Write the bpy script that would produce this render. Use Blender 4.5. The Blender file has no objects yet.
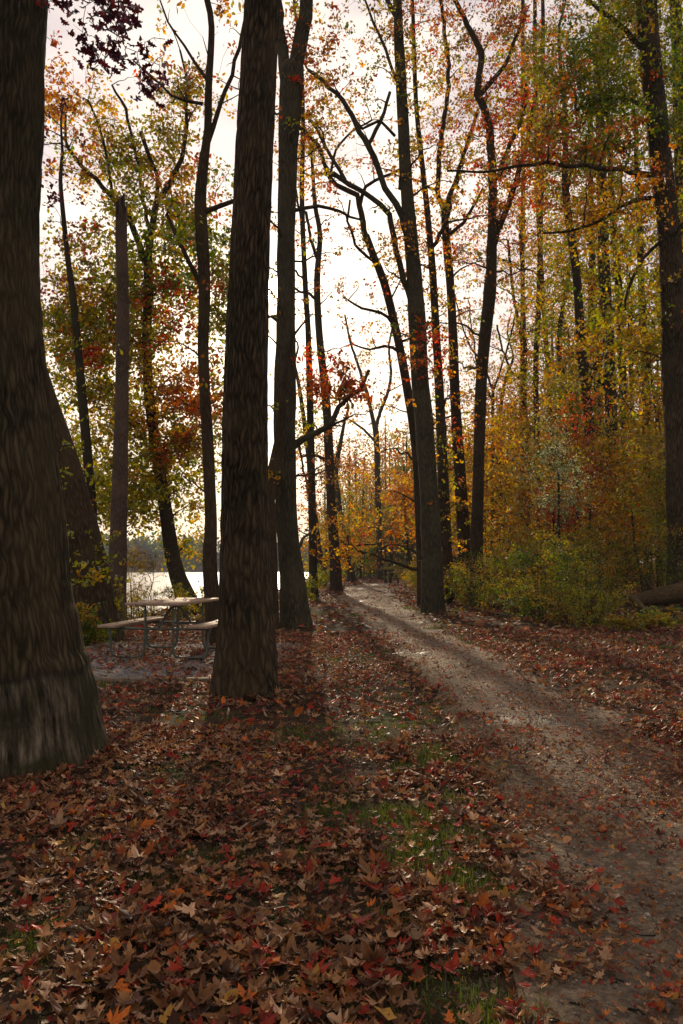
import bpy, math
import numpy as np
from mathutils import Vector
HAZE = True
R = math.radians
rng = np.random.default_rng(7)
scn = bpy.context.scene
COL = scn.collection

# ------------------------------------------------------------------ camera
CAMH = 1.3
FPX = 797.0
PITCH = math.atan(55 / FPX)
cd = bpy.data.cameras.new('camera')
cam = bpy.data.objects.new('camera', cd)
COL.objects.link(cam)
cam.location = (0, 0, CAMH)
cam.rotation_euler = (math.pi / 2 + PITCH, 0, 0)
cd.sensor_fit = 'VERTICAL'
cd.sensor_height = 36
cd.lens = 36 * FPX / 1024
cd.clip_end = 5000
scn.camera = cam

def ray(px, py):
    u, v = px - 341.5, 512 - py
    c, s = math.cos(PITCH), math.sin(PITCH)
    return np.array([u, FPX * c - v * s, FPX * s + v * c])

def P(px, py, Y):
    d = ray(px, py)
    t = Y / d[1]
    return np.array([0, 0, CAMH]) + d * t, t

# ------------------------------------------------------------------ sky, sun, exposure
SUN = ray(272, 291)
SUN = SUN / np.linalg.norm(SUN)
EL = math.asin(SUN[2])
AZ = math.atan2(SUN[0], SUN[1])
w = bpy.data.worlds.new('World')
scn.world = w
w.use_nodes = True
nt = w.node_tree
nt.nodes.clear()
def N(t, tree=None, **k):
    n = (tree or nt).nodes.new(t)
    for a, b in k.items():
        setattr(n, a, b)
    return n
def math_node(tree, op, a, b=None, clamp=False):
    n = tree.nodes.new('ShaderNodeMath')
    n.operation = op
    n.use_clamp = clamp
    for i, v in enumerate((a, b)):
        if v is None:
            continue
        if isinstance(v, (int, float)):
            n.inputs[i].default_value = v
        else:
            tree.links.new(v, n.inputs[i])
    return n.outputs[0]
out = N('ShaderNodeOutputWorld')
sky = N('ShaderNodeTexSky', sky_type='NISHITA', sun_disc=False, sun_elevation=EL, sun_rotation=AZ)
sky.air_density = 1.0
sky.dust_density = 2.5
bg1 = N('ShaderNodeBackground')
bg1.inputs[1].default_value = 0.13
nt.links.new(sky.outputs[0], bg1.inputs[0])
tc = N('ShaderNodeTexCoord')
# thin evening cloud
sep = N('ShaderNodeSeparateXYZ')
nt.links.new(tc.outputs['Generated'], sep.inputs[0])
mp = N('ShaderNodeMapping')
mp.inputs['Scale'].default_value = (1.6, 1.6, 4.5)
nt.links.new(tc.outputs['Generated'], mp.inputs[0])
nz = N('ShaderNodeTexNoise')
nz.inputs['Scale'].default_value = 2.2
nz.inputs['Detail'].default_value = 6
nz.inputs['Distortion'].default_value = 0.4
nt.links.new(mp.outputs[0], nz.inputs[0])
cr = N('ShaderNodeValToRGB')
cr.color_ramp.elements[0].position = 0.38
cr.color_ramp.elements[0].color = (0.52, 0.43, 0.49, 1)
cr.color_ramp.elements[1].position = 0.62
cr.color_ramp.elements[1].color = (1.0, 0.87, 0.78, 1)
nt.links.new(nz.outputs[0], cr.inputs[0])
bg2 = N('ShaderNodeBackground')
bg2.inputs[1].default_value = 0.88
nt.links.new(cr.outputs[0], bg2.inputs[0])
mx = N('ShaderNodeMixShader')
mx.inputs[0].default_value = 0.86
nt.links.new(bg1.outputs[0], mx.inputs[1])
nt.links.new(bg2.outputs[0], mx.inputs[2])
# bright air round the sun
dot = N('ShaderNodeVectorMath', operation='DOT_PRODUCT')
dot.inputs[1].default_value = tuple(SUN)
nt.links.new(tc.outputs['Generated'], dot.inputs[0])
dd = math_node(nt, 'SUBTRACT', 1.0, dot.outputs['Value'])
g1 = math_node(nt, 'MULTIPLY', math_node(nt, 'EXPONENT', math_node(nt, 'MULTIPLY', dd, -14.0)), 0.22)
g2 = math_node(nt, 'MULTIPLY', math_node(nt, 'EXPONENT', math_node(nt, 'MULTIPLY', dd, -900.0)), 1.0)
g3 = math_node(nt, 'MULTIPLY', math_node(nt, 'EXPONENT', math_node(nt, 'MULTIPLY', dd, -26000.0)), 60.0)
gs = math_node(nt, 'ADD', math_node(nt, 'ADD', g1, g2), g3)
bg3 = N('ShaderNodeBackground')
bg3.inputs[0].default_value = (1, 0.86, 0.66, 1)
nt.links.new(gs, bg3.inputs[1])
ad = N('ShaderNodeAddShader')
nt.links.new(mx.outputs[0], ad.inputs[0])
nt.links.new(bg3.outputs[0], ad.inputs[1])
nt.links.new(ad.outputs[0], out.inputs[0])

sl = bpy.data.lights.new('sun', 'SUN')
sl.energy = 3.4
sl.angle = R(0.6)
sl.color = (1.0, 0.80, 0.56)
so = bpy.data.objects.new('sun', sl)
COL.objects.link(so)
so.rotation_euler = Vector(tuple(SUN)).to_track_quat('Z', 'Y').to_euler()

scn.view_settings.view_transform = 'Standard'
scn.view_settings.look = 'None'
scn.view_settings.exposure = 0.18
scn.view_settings.gamma = 1
scn.render.engine = 'CYCLES'
cy = scn.cycles
cy.max_bounces = 6
cy.diffuse_bounces = 3
cy.glossy_bounces = 2
cy.transmission_bounces = 3
cy.transparent_max_bounces = 4
cy.volume_bounces = 0
cy.sample_clamp_indirect = 3
cy.caustics_reflective = False
cy.caustics_refractive = False
cy.use_denoising = True

# ------------------------------------------------------------------ helpers
def tag(o, label=None, cat=None, group=None, kind=None):
    for k, v in (('label', label), ('category', cat), ('group', group), ('kind', kind)):
        if v:
            o[k] = v
    return o

def empty(name, loc):
    o = bpy.data.objects.new(name, None)
    o.empty_display_size = 0.2
    COL.objects.link(o)
    o.location = loc
    return o

def build(name, verts, faces, mats, parent=None, origin=(0, 0, 0), uv=None, col=None, smooth=True, midx=None, attr='leaf_colour'):
    """verts (N,3) world; faces: list of int arrays (F,k); uv per vertex (N,2); col per vertex (N,3)."""
    me = bpy.data.meshes.new(name)
    verts = np.asarray(verts, float) - np.asarray(origin, float)
    faces = [np.asarray(f, dtype=np.int32) for f in faces if len(f)]
    me.vertices.add(len(verts))
    me.vertices.foreach_set('co', verts.astype(np.float32).ravel())
    loops = np.concatenate([f.ravel() for f in faces])
    tot = np.concatenate([np.full(len(f), f.shape[1], np.int32) for f in faces])
    start = np.concatenate([[0], np.cumsum(tot)[:-1]]).astype(np.int32)
    me.loops.add(len(loops))
    me.loops.foreach_set('vertex_index', loops)
    me.polygons.add(len(tot))
    me.polygons.foreach_set('loop_start', start)
    me.polygons.foreach_set('loop_total', tot)
    if smooth:
        me.polygons.foreach_set('use_smooth', np.ones(len(tot), bool))
    if midx is not None:
        me.polygons.foreach_set('material_index', np.asarray(midx, np.int32))
    if uv is not None:
        l = me.uv_layers.new(name='UVMap')
        l.data.foreach_set('uv', np.asarray(uv, np.float32)[loops].ravel())
    if col is not None:
        a = me.color_attributes.new(attr, 'FLOAT_COLOR', 'POINT')
        c4 = np.ones((len(verts), 4), np.float32)
        c4[:, :3] = col
        a.data.foreach_set('color', c4.ravel())
    for m in (mats if isinstance(mats, (list, tuple)) else [mats]):
        me.materials.append(m)
    me.update(calc_edges=True)
    me.validate()
    o = bpy.data.objects.new(name, me)
    COL.objects.link(o)
    if parent is not None:
        o.parent = parent
        o.location = np.asarray(origin) - np.asarray(parent.location)
    else:
        o.location = origin
    return o

_perm = np.random.default_rng(3).random(65536)
def vnoise(x, y, seed=0, wrapx=None):
    xi = np.floor(x).astype(np.int64)
    yi = np.floor(y).astype(np.int64)
    fx = x - xi
    fy = y - yi
    fx = fx * fx * (3 - 2 * fx)
    fy = fy * fy * (3 - 2 * fy)
    def h(a, b):
        if wrapx:
            a = a % wrapx
        return _perm[(a * 73856093 ^ b * 19349663 ^ seed * 83492791) & 65535]
    return (h(xi, yi) * (1 - fx) + h(xi + 1, yi) * fx) * (1 - fy) + (h(xi, yi + 1) * (1 - fx) + h(xi + 1, yi + 1) * fx) * fy

def sstep(x, a, b):
    t = np.clip((x - a) / (b - a), 0, 1)
    return t * t * (3 - 2 * t)

# ------------------------------------------------------------------ terrain functions
WATER = -1.2
def shore(y):
    return np.interp(y, [-50, 8, 14, 20, 30, 60, 120, 300], [-24, -16, -11, -8.2, -6.4, -5.2, -4.6, -8])
PY = [-4, 0, 2.3, 4.45, 7.8, 12.5, 19.5, 31, 49, 58, 66, 75]
PL = [.35, .40, .58, .88, 1.0, .88, .45, -.15, .2, 1.2, 2.9, 5.5]
PR = [2.5, 2.5, 2.5, 2.4, 2.35, 2.2, 2.15, 2.25, 2.8, 3.8, 5.6, 8.0]
def path_l(y): return np.interp(y, PY, PL) + 0.18 * (vnoise(y * 1.3, y * 0 + 3.1, 5) - .5)
def path_r(y): return np.interp(y, PY, PR) + 0.25 * (vnoise(y * 1.1, y * 0 + 9.1, 6) - .5)
def g0(x, y):
    x = np.asarray(x, float)
    y = np.asarray(y, float)
    z = 0.09 * (vnoise(x * .45, y * .45, 1) - .5) + 0.045 * (vnoise(x * 1.7, y * 1.7, 2) - .5)
    z = z * np.clip(np.hypot(x, y - 1.5) / 4, .4, 1)
    z = z + .34 * sstep(x, 4.2, 8.5) * sstep(y, 6, 16) + 1.5 * sstep(x, 12, 60)
    s = shore(y)
    bank = sstep(-(x - s), -2.6, 1.6)
    land = np.maximum(sstep(y, 385, 425), sstep(-x, 330, 380))
    z = z * (1 - bank) + bank * (-2.6) * (1 - land) + bank * land * 2.0
    return z
def g(x, y):
    z = g0(x, y)
    ins = sstep(x, path_l(y), path_l(y) + .25) * sstep(-x, -path_r(y), -path_r(y) + .25) * (np.asarray(y) < 76)
    return z - 0.05 * ins
def gz(x, y):
    return float(g0(np.array([x]), np.array([y]))[0])

# ------------------------------------------------------------------ materials
def mat(name):
    m = bpy.data.materials.new(name)
    m.use_nodes = True
    t = m.node_tree
    t.nodes.clear()
    o = t.nodes.new('ShaderNodeOutputMaterial')
    return m, t, o
def ramp(t, src, stops):
    r = t.nodes.new('ShaderNodeValToRGB')
    e = r.color_ramp.elements
    while len(e) < len(stops):
        e.new(.5)
    for i, (p, c) in enumerate(stops):
        e[i].position = p
        e[i].color = tuple(c) + (1,)
    t.links.new(src, r.inputs[0])
    return r.outputs[0]
def noise(t, vec, scale, detail=4, rough=.55, sc=(1, 1, 1), dist=0):
    if sc != (1, 1, 1):
        m_ = t.nodes.new('ShaderNodeMapping')
        m_.inputs['Scale'].default_value = sc
        t.links.new(vec, m_.inputs[0])
        vec = m_.outputs[0]
    n = t.nodes.new('ShaderNodeTexNoise')
    n.inputs['Scale'].default_value = scale
    n.inputs['Detail'].default_value = detail
    n.inputs['Roughness'].default_value = rough
    n.inputs['Distortion'].default_value = dist
    t.links.new(vec, n.inputs['Vector'])
    return n.outputs['Fac']
def mixc(t, fac, a, b):
    n = t.nodes.new('ShaderNodeMix')
    n.data_type = 'RGBA'
    for i, v in ((0, fac), (6, a), (7, b)):
        if isinstance(v, (int, float)):
            n.inputs[i].default_value = v
        elif isinstance(v, tuple):
            n.inputs[i].default_value = tuple(v) + (1,)
        else:
            t.links.new(v, n.inputs[i])
    return n.outputs[2]
def bump(t, h, strength=.5, dist=.02):
    b = t.nodes.new('ShaderNodeBump')
    b.inputs['Strength'].default_value = strength
    b.inputs['Distance'].default_value = dist
    t.links.new(h, b.inputs['Height'])
    return b.outputs[0]
def principled(t, o, col, rough=.8, normal=None, spec=.3, metal=0):
    p = t.nodes.new('ShaderNodeBsdfPrincipled')
    if isinstance(col, tuple):
        p.inputs['Base Color'].default_value = tuple(col) + (1,)
    else:
        t.links.new(col, p.inputs['Base Color'])
    if isinstance(rough, (int, float)):
        p.inputs['Roughness'].default_value = rough
    else:
        t.links.new(rough, p.inputs['Roughness'])
    p.inputs['Specular IOR Level'].default_value = spec
    p.inputs['Metallic'].default_value = metal
    if normal is not None:
        t.links.new(normal, p.inputs['Normal'])
    t.links.new(p.outputs[0], o.inputs[0])
    return p

def bark_mat(name, dark, light, moss, moss_amt=.3, scale=1.0, depth=.03, debark=False):
    light = tuple(x * .74 * q for x, q in zip(light, (1, 1.0, .92)))
    moss = tuple(x * .75 for x in moss)
    m, t, o = mat(name)
    uvn = t.nodes.new('ShaderNodeUVMap')
    uvn.uv_map = 'UVMap'
    geo = t.nodes.new('ShaderNodeNewGeometry')
    uv = uvn.outputs[0]
    wv = noise(t, uv, 3.0 * scale, 3)
    # warped furrows running up the trunk
    comb = t.nodes.new('ShaderNodeVectorMath')
    comb.operation = 'MULTIPLY_ADD'
    nn = t.nodes.new('ShaderNodeTexNoise')
    nn.inputs['Scale'].default_value = 5 * scale
    t.links.new(uv, nn.inputs['Vector'])
    t.links.new(nn.outputs['Color'], comb.inputs[0])
    comb.inputs[1].default_value = (.06, .06, 0)
    t.links.new(uv, comb.inputs[2])
    mp_ = t.nodes.new('ShaderNodeMapping')
    mp_.inputs['Scale'].default_value = (34 * scale, 4.5 * scale, 1)
    t.links.new(comb.outputs[0], mp_.inputs[0])
    vo = t.nodes.new('ShaderNodeTexVoronoi')
    vo.feature = 'DISTANCE_TO_EDGE'
    vo.inputs['Scale'].default_value = 1
    t.links.new(mp_.outputs[0], vo.inputs['Vector'])
    ridge = math_node(t, 'MINIMUM', math_node(t, 'MULTIPLY', vo.outputs['Distance'], 2.6), 1.0)
    fine = noise(t, comb.outputs[0], 52 * scale, 7, .72, (1, .13, 1))
    h = math_node(t, 'ADD', ridge, math_node(t, 'MULTIPLY', fine, 1.4))
    c = ramp(t, math_node(t, 'ADD', math_node(t, 'MULTIPLY', ridge, .42), math_node(t, 'MULTIPLY', fine, .78)),
             [(.40, dark), (.60, tuple((a + b) / 2 for a, b in zip(dark, light))), (.80, light)])
    c = mixc(t, ramp(t, noise(t, geo.outputs['Position'], 1.6, 4), [(.42, (0, 0, 0)), (.62, (1, 1, 1))]), c,
             mixc(t, .3, c, tuple(x * 1.3 for x in light)))
    mf = math_node(t, 'MULTIPLY', ramp(t, noise(t, geo.outputs['Position'], 2.3, 5), [(.5 - moss_amt * .3, (0, 0, 0)), (.72, (1, 1, 1))]), moss_amt, True)
    c = mixc(t, mf, c, moss)
    if debark:
        sp = t.nodes.new('ShaderNodeSeparateXYZ')
        t.links.new(geo.outputs['Position'], sp.inputs[0])
        hz = math_node(t, 'ADD', sp.outputs[2], math_node(t, 'MULTIPLY', math_node(t, 'SUBTRACT', noise(t, uv, 5, 3), .5), .16))
        low = ramp(t, hz, [(.57, (1, 1, 1)), (.65, (0, 0, 0))])
        stn = noise(t, uv, 24, 6, .7, (1.4, .16, 1), .3)
        streak = ramp(t, stn, [(.38, (.016, .014, .008)), (.52, (.085, .07, .042)), (.68, (.24, .20, .13))])
        h = math_node(t, 'ADD', math_node(t, 'MULTIPLY', h, .5), math_node(t, 'MULTIPLY', stn, 1.2))
        mossy = mixc(t, ramp(t, noise(t, uv, 4, 4), [(.42, (0, 0, 0)), (.6, (1, 1, 1))]), streak, mixc(t, stn, (.014, .012, .005), (.065, .06, .024)))
        grey = ramp(t, sp.outputs[0], [(0, (1, 1, 1)), (1, (0, 0, 0))])
        mpx = math_node(t, 'ADD', math_node(t, 'MULTIPLY', math_node(t, 'ADD', sp.outputs[0], 2.26), -3.0), .2, True)
        pale = mixc(t, math_node(t, 'MULTIPLY', mpx, ramp(t, stn, [(.36, (0, 0, 0)), (.56, (1, 1, 1))])), mossy, (.46, .43, .37))
        c = mixc(t, low, c, pale)
        rim = ramp(t, hz, [(.57, (0, 0, 0)), (.615, (.45, .55, .55)), (.66, (0, 0, 0))])
        c = mixc(t, rim, c, (.015, .012, .01))
    principled(t, o, c, .92, bump(t, h, 1.0, depth), .15)
    return m

bark_oak = bark_mat('bark_oak', (.012, .009, .004), (.15, .112, .062), (.05, .055, .018), .45, 1.0, .035, True)
bark_tall = bark_mat('bark_tall', (.012, .008, .004), (.17, .12, .068), (.06, .065, .03), .35, .9, .035)
bark_grey = bark_mat('bark_grey', (.02, .016, .009), (.14, .113, .068), (.08, .085, .04), .5, .9, .02)
bark_brown = bark_mat('bark_brown', (.025, .015, .008), (.13, .085, .048), (.06, .065, .025), .4, 1.0, .02)
bark_thin = bark_mat('bark_thin', (.022, .016, .010), (.10, .075, .046), (.055, .06, .025), .4, 1.6, .01)
bark_snag = bark_mat('bark_snag', (.06, .04, .03), (.22, .15, .11), (.07, .07, .03), .2, 1.4, .012)
log_wood = bark_mat('log_wood', (.04, .025, .012), (.20, .13, .07), (.07, .08, .02), .3, 1.2, .012)

def leaf_mat(name, transl=.5, gloss=.12, rough=.5, dry=False):
    m, t, o = mat(name)
    at = t.nodes.new('ShaderNodeAttribute')
    at.attribute_name = 'leaf_colour'
    geo = t.nodes.new('ShaderNodeNewGeometry')
    c = at.outputs['Color']
    if dry:
        n = noise(t, geo.outputs['Position'], 38, 4, .6)
        hs = t.nodes.new('ShaderNodeHueSaturation')
        t.links.new(c, hs.inputs['Color'])
        t.links.new(math_node(t, 'ADD', math_node(t, 'MULTIPLY', n, 1.3), .35), hs.inputs['Value'])
        c = hs.outputs[0]
    d = t.nodes.new('ShaderNodeBsdfDiffuse')
    t.links.new(c, d.inputs[0])
    tr = t.nodes.new('ShaderNodeBsdfTranslucent')
    hs2 = t.nodes.new('ShaderNodeHueSaturation')
    hs2.inputs['Saturation'].default_value = 1.15
    hs2.inputs['Value'].default_value = 1.6
    t.links.new(c, hs2.inputs['Color'])
    t.links.new(hs2.outputs[0], tr.inputs[0])
    m1 = t.nodes.new('ShaderNodeMixShader')
    m1.inputs[0].default_value = transl
    t.links.new(d.outputs[0], m1.inputs[1])
    t.links.new(tr.outputs[0], m1.inputs[2])
    gl = t.nodes.new('ShaderNodeBsdfGlossy')
    gl.inputs['Roughness'].default_value = rough
    gl.inputs[0].default_value = (1, 1, 1, 1)
    fr = t.nodes.new('ShaderNodeFresnel')
    fr.inputs[0].default_value = 1.4
    m2 = t.nodes.new('ShaderNodeMixShader')
    t.links.new(math_node(t, 'MULTIPLY', fr.outputs[0], gloss), m2.inputs[0])
    t.links.new(m1.outputs[0], m2.inputs[1])
    t.links.new(gl.outputs[0], m2.inputs[2])
    t.links.new(m2.outputs[0], o.inputs[0])
    return m
M_leaf = leaf_mat('living_leaf', .6, .12, .5)
M_dry = leaf_mat('dry_leaf', .22, .24, .55, True)
M_stone = leaf_mat('path_stone', 0, .1, .6, True)
M_grass = leaf_mat('grass_blade', .35, .3, .4)

def simple_mat(name, col, rough=.7, n_amt=.3, scale=12, spec=.3, metal=0, stretch=(1, 1, 1), bd=.004):
    m, t, o = mat(name)
    tcn = t.nodes.new('ShaderNodeTexCoord')
    n = noise(t, tcn.outputs['Object'], scale, 5, .6, stretch)
    c = ramp(t, n, [(.3, tuple(x * (1 - n_amt) for x in col)), (.7, tuple(min(1, x * (1 + n_amt)) for x in col))])
    principled(t, o, c, rough, bump(t, n, .6, bd), spec, metal)
    return m
M_board = simple_mat('weathered_board', (.33, .23, .15), .65, .35, 9, .3, 0, (12, 1, 12))
M_tube = simple_mat('green_grey_steel', (.10, .115, .085), .45, .25, 14, .4, .3)
M_timber = simple_mat('grey_border_timber', (.17, .145, .10), .85, .4, 7, .2, 0, (10, 1.2, 10))
M_darkwood = simple_mat('dark_stained_wood', (.05, .035, .03), .8, .3, 9, .2, 0, (8, 1, 8))

# ------------------------------------------------------------------ ground, path, pad, lake
def axis(a, b, step, lo, hi, gr=1.10):
    v = list(np.arange(a, b + step / 2, step))
    s = step
    while v[-1] < hi:
        s *= gr
        v.append(v[-1] + s)
    s = step
    while v[0] > lo:
        s *= gr
        v.insert(0, v[0] - s)
    return np.array(v)
def grid(xs, ys, zf):
    X, Y = np.meshgrid(xs, ys)
    V = np.stack([X.ravel(), Y.ravel(), zf(X.ravel(), Y.ravel())], 1)
    nx, ny = len(xs), len(ys)
    i = (np.arange(ny - 1)[:, None] * nx + np.arange(nx - 1)[None]).ravel()
    return V, np.stack([i, i + 1, i + nx + 1, i + nx], 1)

m, t, o = mat('forest_soil')
geo = t.nodes.new('ShaderNodeNewGeometry')
pos = geo.outputs['Position']
n1 = noise(t, pos, 9, 6, .65)
n2 = noise(t, pos, 1.1, 4, .6)
n3 = noise(t, pos, 60, 4, .7)
c = ramp(t, n1, [(.3, (.018, .011, .007)), (.5, (.05, .030, .018)), (.7, (.10, .06, .035))])
c = mixc(t, ramp(t, n2, [(.52, (0, 0, 0)), (.68, (1, 1, 1))]), c, ramp(t, n3, [(.3, (.02, .03, .008)), (.7, (.06, .075, .02))]))
hsum = math_node(t, 'ADD', n1, math_node(t, 'MULTIPLY', n3, .4))
principled(t, o, c, .95, bump(t, hsum, 1, .04), .1)
M_soil = m
V, F = grid(axis(-5, 6, .14, -900, 900, 1.11), axis(.8, 15, .14, -300, 1500, 1.10), g)
tag(build('ground', V, [F], M_soil), kind='structure')

m, t, o = mat('packed_dirt')
geo = t.nodes.new('ShaderNodeNewGeometry')
pos = geo.outputs['Position']
n1 = noise(t, pos, 1.4, 5, .6)
n2 = noise(t, pos, 22, 6, .7)
vo = t.nodes.new('ShaderNodeTexVoronoi')
vo.inputs['Scale'].default_value = 70
t.links.new(pos, vo.inputs['Vector'])
n4 = noise(t, pos, 6, 4, .6)
c = ramp(t, n2, [(.32, (.07, .047, .029)), (.5, (.20, .142, .082)), (.68, (.40, .30, .18))])
c = mixc(t, ramp(t, n1, [(.4, (0, 0, 0)), (.65, (1, 1, 1))]), c, mixc(t, .6, c, (.10, .085, .065)))
peb = ramp(t, vo.outputs['Distance'], [(.15, (1, 1, 1)), (.4, (0, 0, 0))])
pebsel = math_node(t, 'MULTIPLY', peb, ramp(t, n4, [(.48, (0, 0, 0)), (.62, (1, 1, 1))]))
c = mixc(t, math_node(t, 'MULTIPLY', pebsel, .5), c, (.30, .27, .23))
wet = ramp(t, noise(t, pos, .9, 3, .5, (1, .5, 1)), [(.60, (0, 0, 0)), (.68, (1, 1, 1))])
c = mixc(t, wet, c, mixc(t, .55, c, (.045, .042, .04)))
rg = math_node(t, 'SUBTRACT', .88, math_node(t, 'MULTIPLY', wet, .45))
hs_ = math_node(t, 'ADD', math_node(t, 'ADD', n2, math_node(t, 'MULTIPLY', pebsel, .8)), math_node(t, 'MULTIPLY', n4, .9))
principled(t, o, c, rg, bump(t, math_node(t, 'ADD', hs_, math_node(t, 'MULTIPLY', noise(t, pos, 2.6, 4, .6), 2.5)), 1, .04), .25)
M_path = m
ys = np.concatenate([np.arange(-4, 16, .14), np.arange(16, 74, .5)])
us = np.linspace(0, 1, 30)
Yg, Ug = np.meshgrid(ys, us, indexing='ij')
Lg = path_l(Yg) - .03
Rg = path_r(Yg) + .03
Xg = Lg + (Rg - Lg) * Ug
rut = -.028 * (np.exp(-((Ug - .27) / .1) ** 2) + np.exp(-((Ug - .76) / .1) ** 2)) + .02 * (vnoise(Xg * 3, Yg * 3, 8) - .5) * np.minimum(Ug, 1 - Ug) * 4
Zg = g0(Xg, Yg) + .005 + rut
V = np.stack([Xg.ravel(), Yg.ravel(), Zg.ravel()], 1)
nu = len(us)
i = (np.arange(len(ys) - 1)[:, None] * nu + np.arange(nu - 1)[None]).ravel()
tag(build('dirt_path', V, [np.stack([i, i + 1, i + nu + 1, i + nu], 1)], M_path), kind='structure')

m, t, o = mat('pad_gravel')
geo = t.nodes.new('ShaderNodeNewGeometry')
vo = t.nodes.new('ShaderNodeTexVoronoi')
vo.inputs['Scale'].default_value = 42
t.links.new(geo.outputs['Position'], vo.inputs['Vector'])
sepc = t.nodes.new('ShaderNodeSeparateColor')
t.links.new(vo.outputs['Color'], sepc.inputs[0])
c = ramp(t, sepc.outputs[0], [(.1, (.07, .062, .055)), (.6, (.17, .155, .14)), (.95, (.32, .30, .28))])
principled(t, o, c, .9, bump(t, vo.outputs['Distance'], 1, .02), .2)
m.node_tree.nodes['Bump'].invert = True
PADC = np.array([-2.50, 11.45])
PADA = R(-4)
def pad_pt(a, b):
    ca, sa = math.cos(PADA), math.sin(PADA)
    return PADC[0] + a * ca - b * sa, PADC[1] + a * sa + b * ca
A, B = np.meshgrid(np.linspace(-1.55, 1.55, 26), np.linspace(-2.25, 2.25, 36))
xx, yy = pad_pt(A.ravel(), B.ravel())
V = np.stack([xx, yy, g0(xx, yy) + .03], 1)
i = (np.arange(35)[:, None] * 26 + np.arange(25)[None]).ravel()
tag(build('gravel_pad', V, [np.stack([i, i + 1, i + 27, i + 26], 1)], m), kind='structure')

m, t, o = mat('lake_water')
geo = t.nodes.new('ShaderNodeNewGeometry')
n1 = noise(t, geo.outputs['Position'], 2.2, 4, .6, (1, 1.8, 1))
n2 = noise(t, geo.outputs['Position'], .15, 3, .5)
p = principled(t, o, (.10, .10, .085), .33, bump(t, math_node(t, 'ADD', n1, n2), .22, .08), .5)
p.inputs['IOR'].default_value = 1.33
V, F = grid(axis(-60, 0, 6, -700, 60, 1.2), axis(-60, 200, 6, -250, 900, 1.2), lambda x, y: x * 0 + WATER)
tag(build('lake', V, [F], m), kind='structure')

# ------------------------------------------------------------------ tubes and leaves
def resample(pts, step):
    """Catmull-Rom through rows of (x,y,z,r)."""
    pts = np.asarray(pts, float)
    if len(pts) < 3:
        n = max(2, int(np.linalg.norm(pts[-1, :3] - pts[0, :3]) / step) + 1)
        return pts[0] + (pts[-1] - pts[0]) * np.linspace(0, 1, n)[:, None]
    ext = np.vstack([2 * pts[0] - pts[1], pts, 2 * pts[-1] - pts[-2]])
    outp = []
    for k in range(1, len(ext) - 2):
        p0, p1, p2, p3 = ext[k - 1:k + 3]
        n = max(1, int(np.linalg.norm(p2[:3] - p1[:3]) / step))
        for s in np.arange(n) / n:
            q = .5 * (2 * p1 + (p2 - p0) * s + (2 * p0 - 5 * p1 + 4 * p2 - p3) * s * s + (3 * p1 - p0 - 3 * p2 + p3) * s ** 3)
            q[3] = p1[3] + (p2[3] - p1[3]) * s
            outp.append(q)
    outp.append(pts[-1])
    return np.array(outp)

def tube(pts, nseg, voff=0, disp=None, cap=True):
    """pts (N,4). returns verts, quads, uv (with a seam column)."""
    pts = np.asarray(pts, float)
    c = pts[:, :3]
    r = pts[:, 3]
    T = np.gradient(c, axis=0)
    T /= np.linalg.norm(T, axis=1)[:, None] + 1e-9
    ref = np.array([0, 1, 0]) if abs(T[0, 1]) < .85 else np.array([1, 0, 0])
    Nn = np.zeros_like(c)
    n = ref - T[0] * ref.dot(T[0])
    for k in range(len(c)):
        n = n - T[k] * n.dot(T[k])
        n /= np.linalg.norm(n) + 1e-9
        Nn[k] = n
    Bn = np.cross(T, Nn)
    ang = np.linspace(0, 2 * np.pi, nseg + 1)
    L = np.concatenate([[0], np.cumsum(np.linalg.norm(np.diff(c, axis=0), axis=1))]) + voff
    rm = max(.01, float(np.median(r)))
    rr = np.repeat(r[:, None], nseg + 1, 1)
    if disp is not None:
        rr = rr * disp(np.tile(ang, (len(c), 1)), np.repeat(L[:, None], nseg + 1, 1), c[:, 2][:, None])
    V = c[:, None] + rr[..., None] * (np.cos(ang)[None, :, None] * Nn[:, None] + np.sin(ang)[None, :, None] * Bn[:, None])
    uv = np.stack([np.tile(ang * rm, (len(c), 1)), np.repeat(L[:, None], nseg + 1, 1)], -1)
    k = nseg + 1
    i = (np.arange(len(c) - 1)[:, None] * k + np.arange(nseg)[None]).ravel()
    F = np.stack([i, i + 1, i + k + 1, i + k], 1)
    V = V.reshape(-1, 3)
    uv = uv.reshape(-1, 2)
    F3 = np.zeros((0, 3), int)
    if cap:
        V = np.vstack([V, c[-1] + T[-1] * r[-1] * .4])
        uv = np.vstack([uv, uv[-1]])
        b = (len(c) - 1) * k
        j = np.arange(nseg)
        F3 = np.stack([b + j, b + j + 1, np.full(nseg, len(V) - 1)], 1)
    return V, F, F3, uv

class Acc:
    def __init__(s):
        s.v, s.f, s.uv, s.c, s.n, s.fm = [], {}, [], [], 0, {}
    def add(s, v, fs, uv=None, col=None, mi=0):
        for f in fs:
            if len(f):
                s.f.setdefault((f.shape[1], mi), []).append(np.asarray(f) + s.n)
        s.v.append(v)
        s.uv.append(uv if uv is not None else np.zeros((len(v), 2)))
        s.c.append(col if col is not None else np.full((len(v), 3), .1))
        s.n += len(v)
    def build(s, name, mats, parent=None, origin=(0, 0, 0), smooth=True):
        keys = list(s.f)
        faces = [np.vstack(s.f[k]) for k in keys]
        mi = np.concatenate([np.full(len(f), k[1]) for k, f in zip(keys, faces)])
        return build(name, np.vstack(s.v), faces, mats, parent, origin, np.vstack(s.uv), np.vstack(s.c), smooth, mi)

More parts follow.
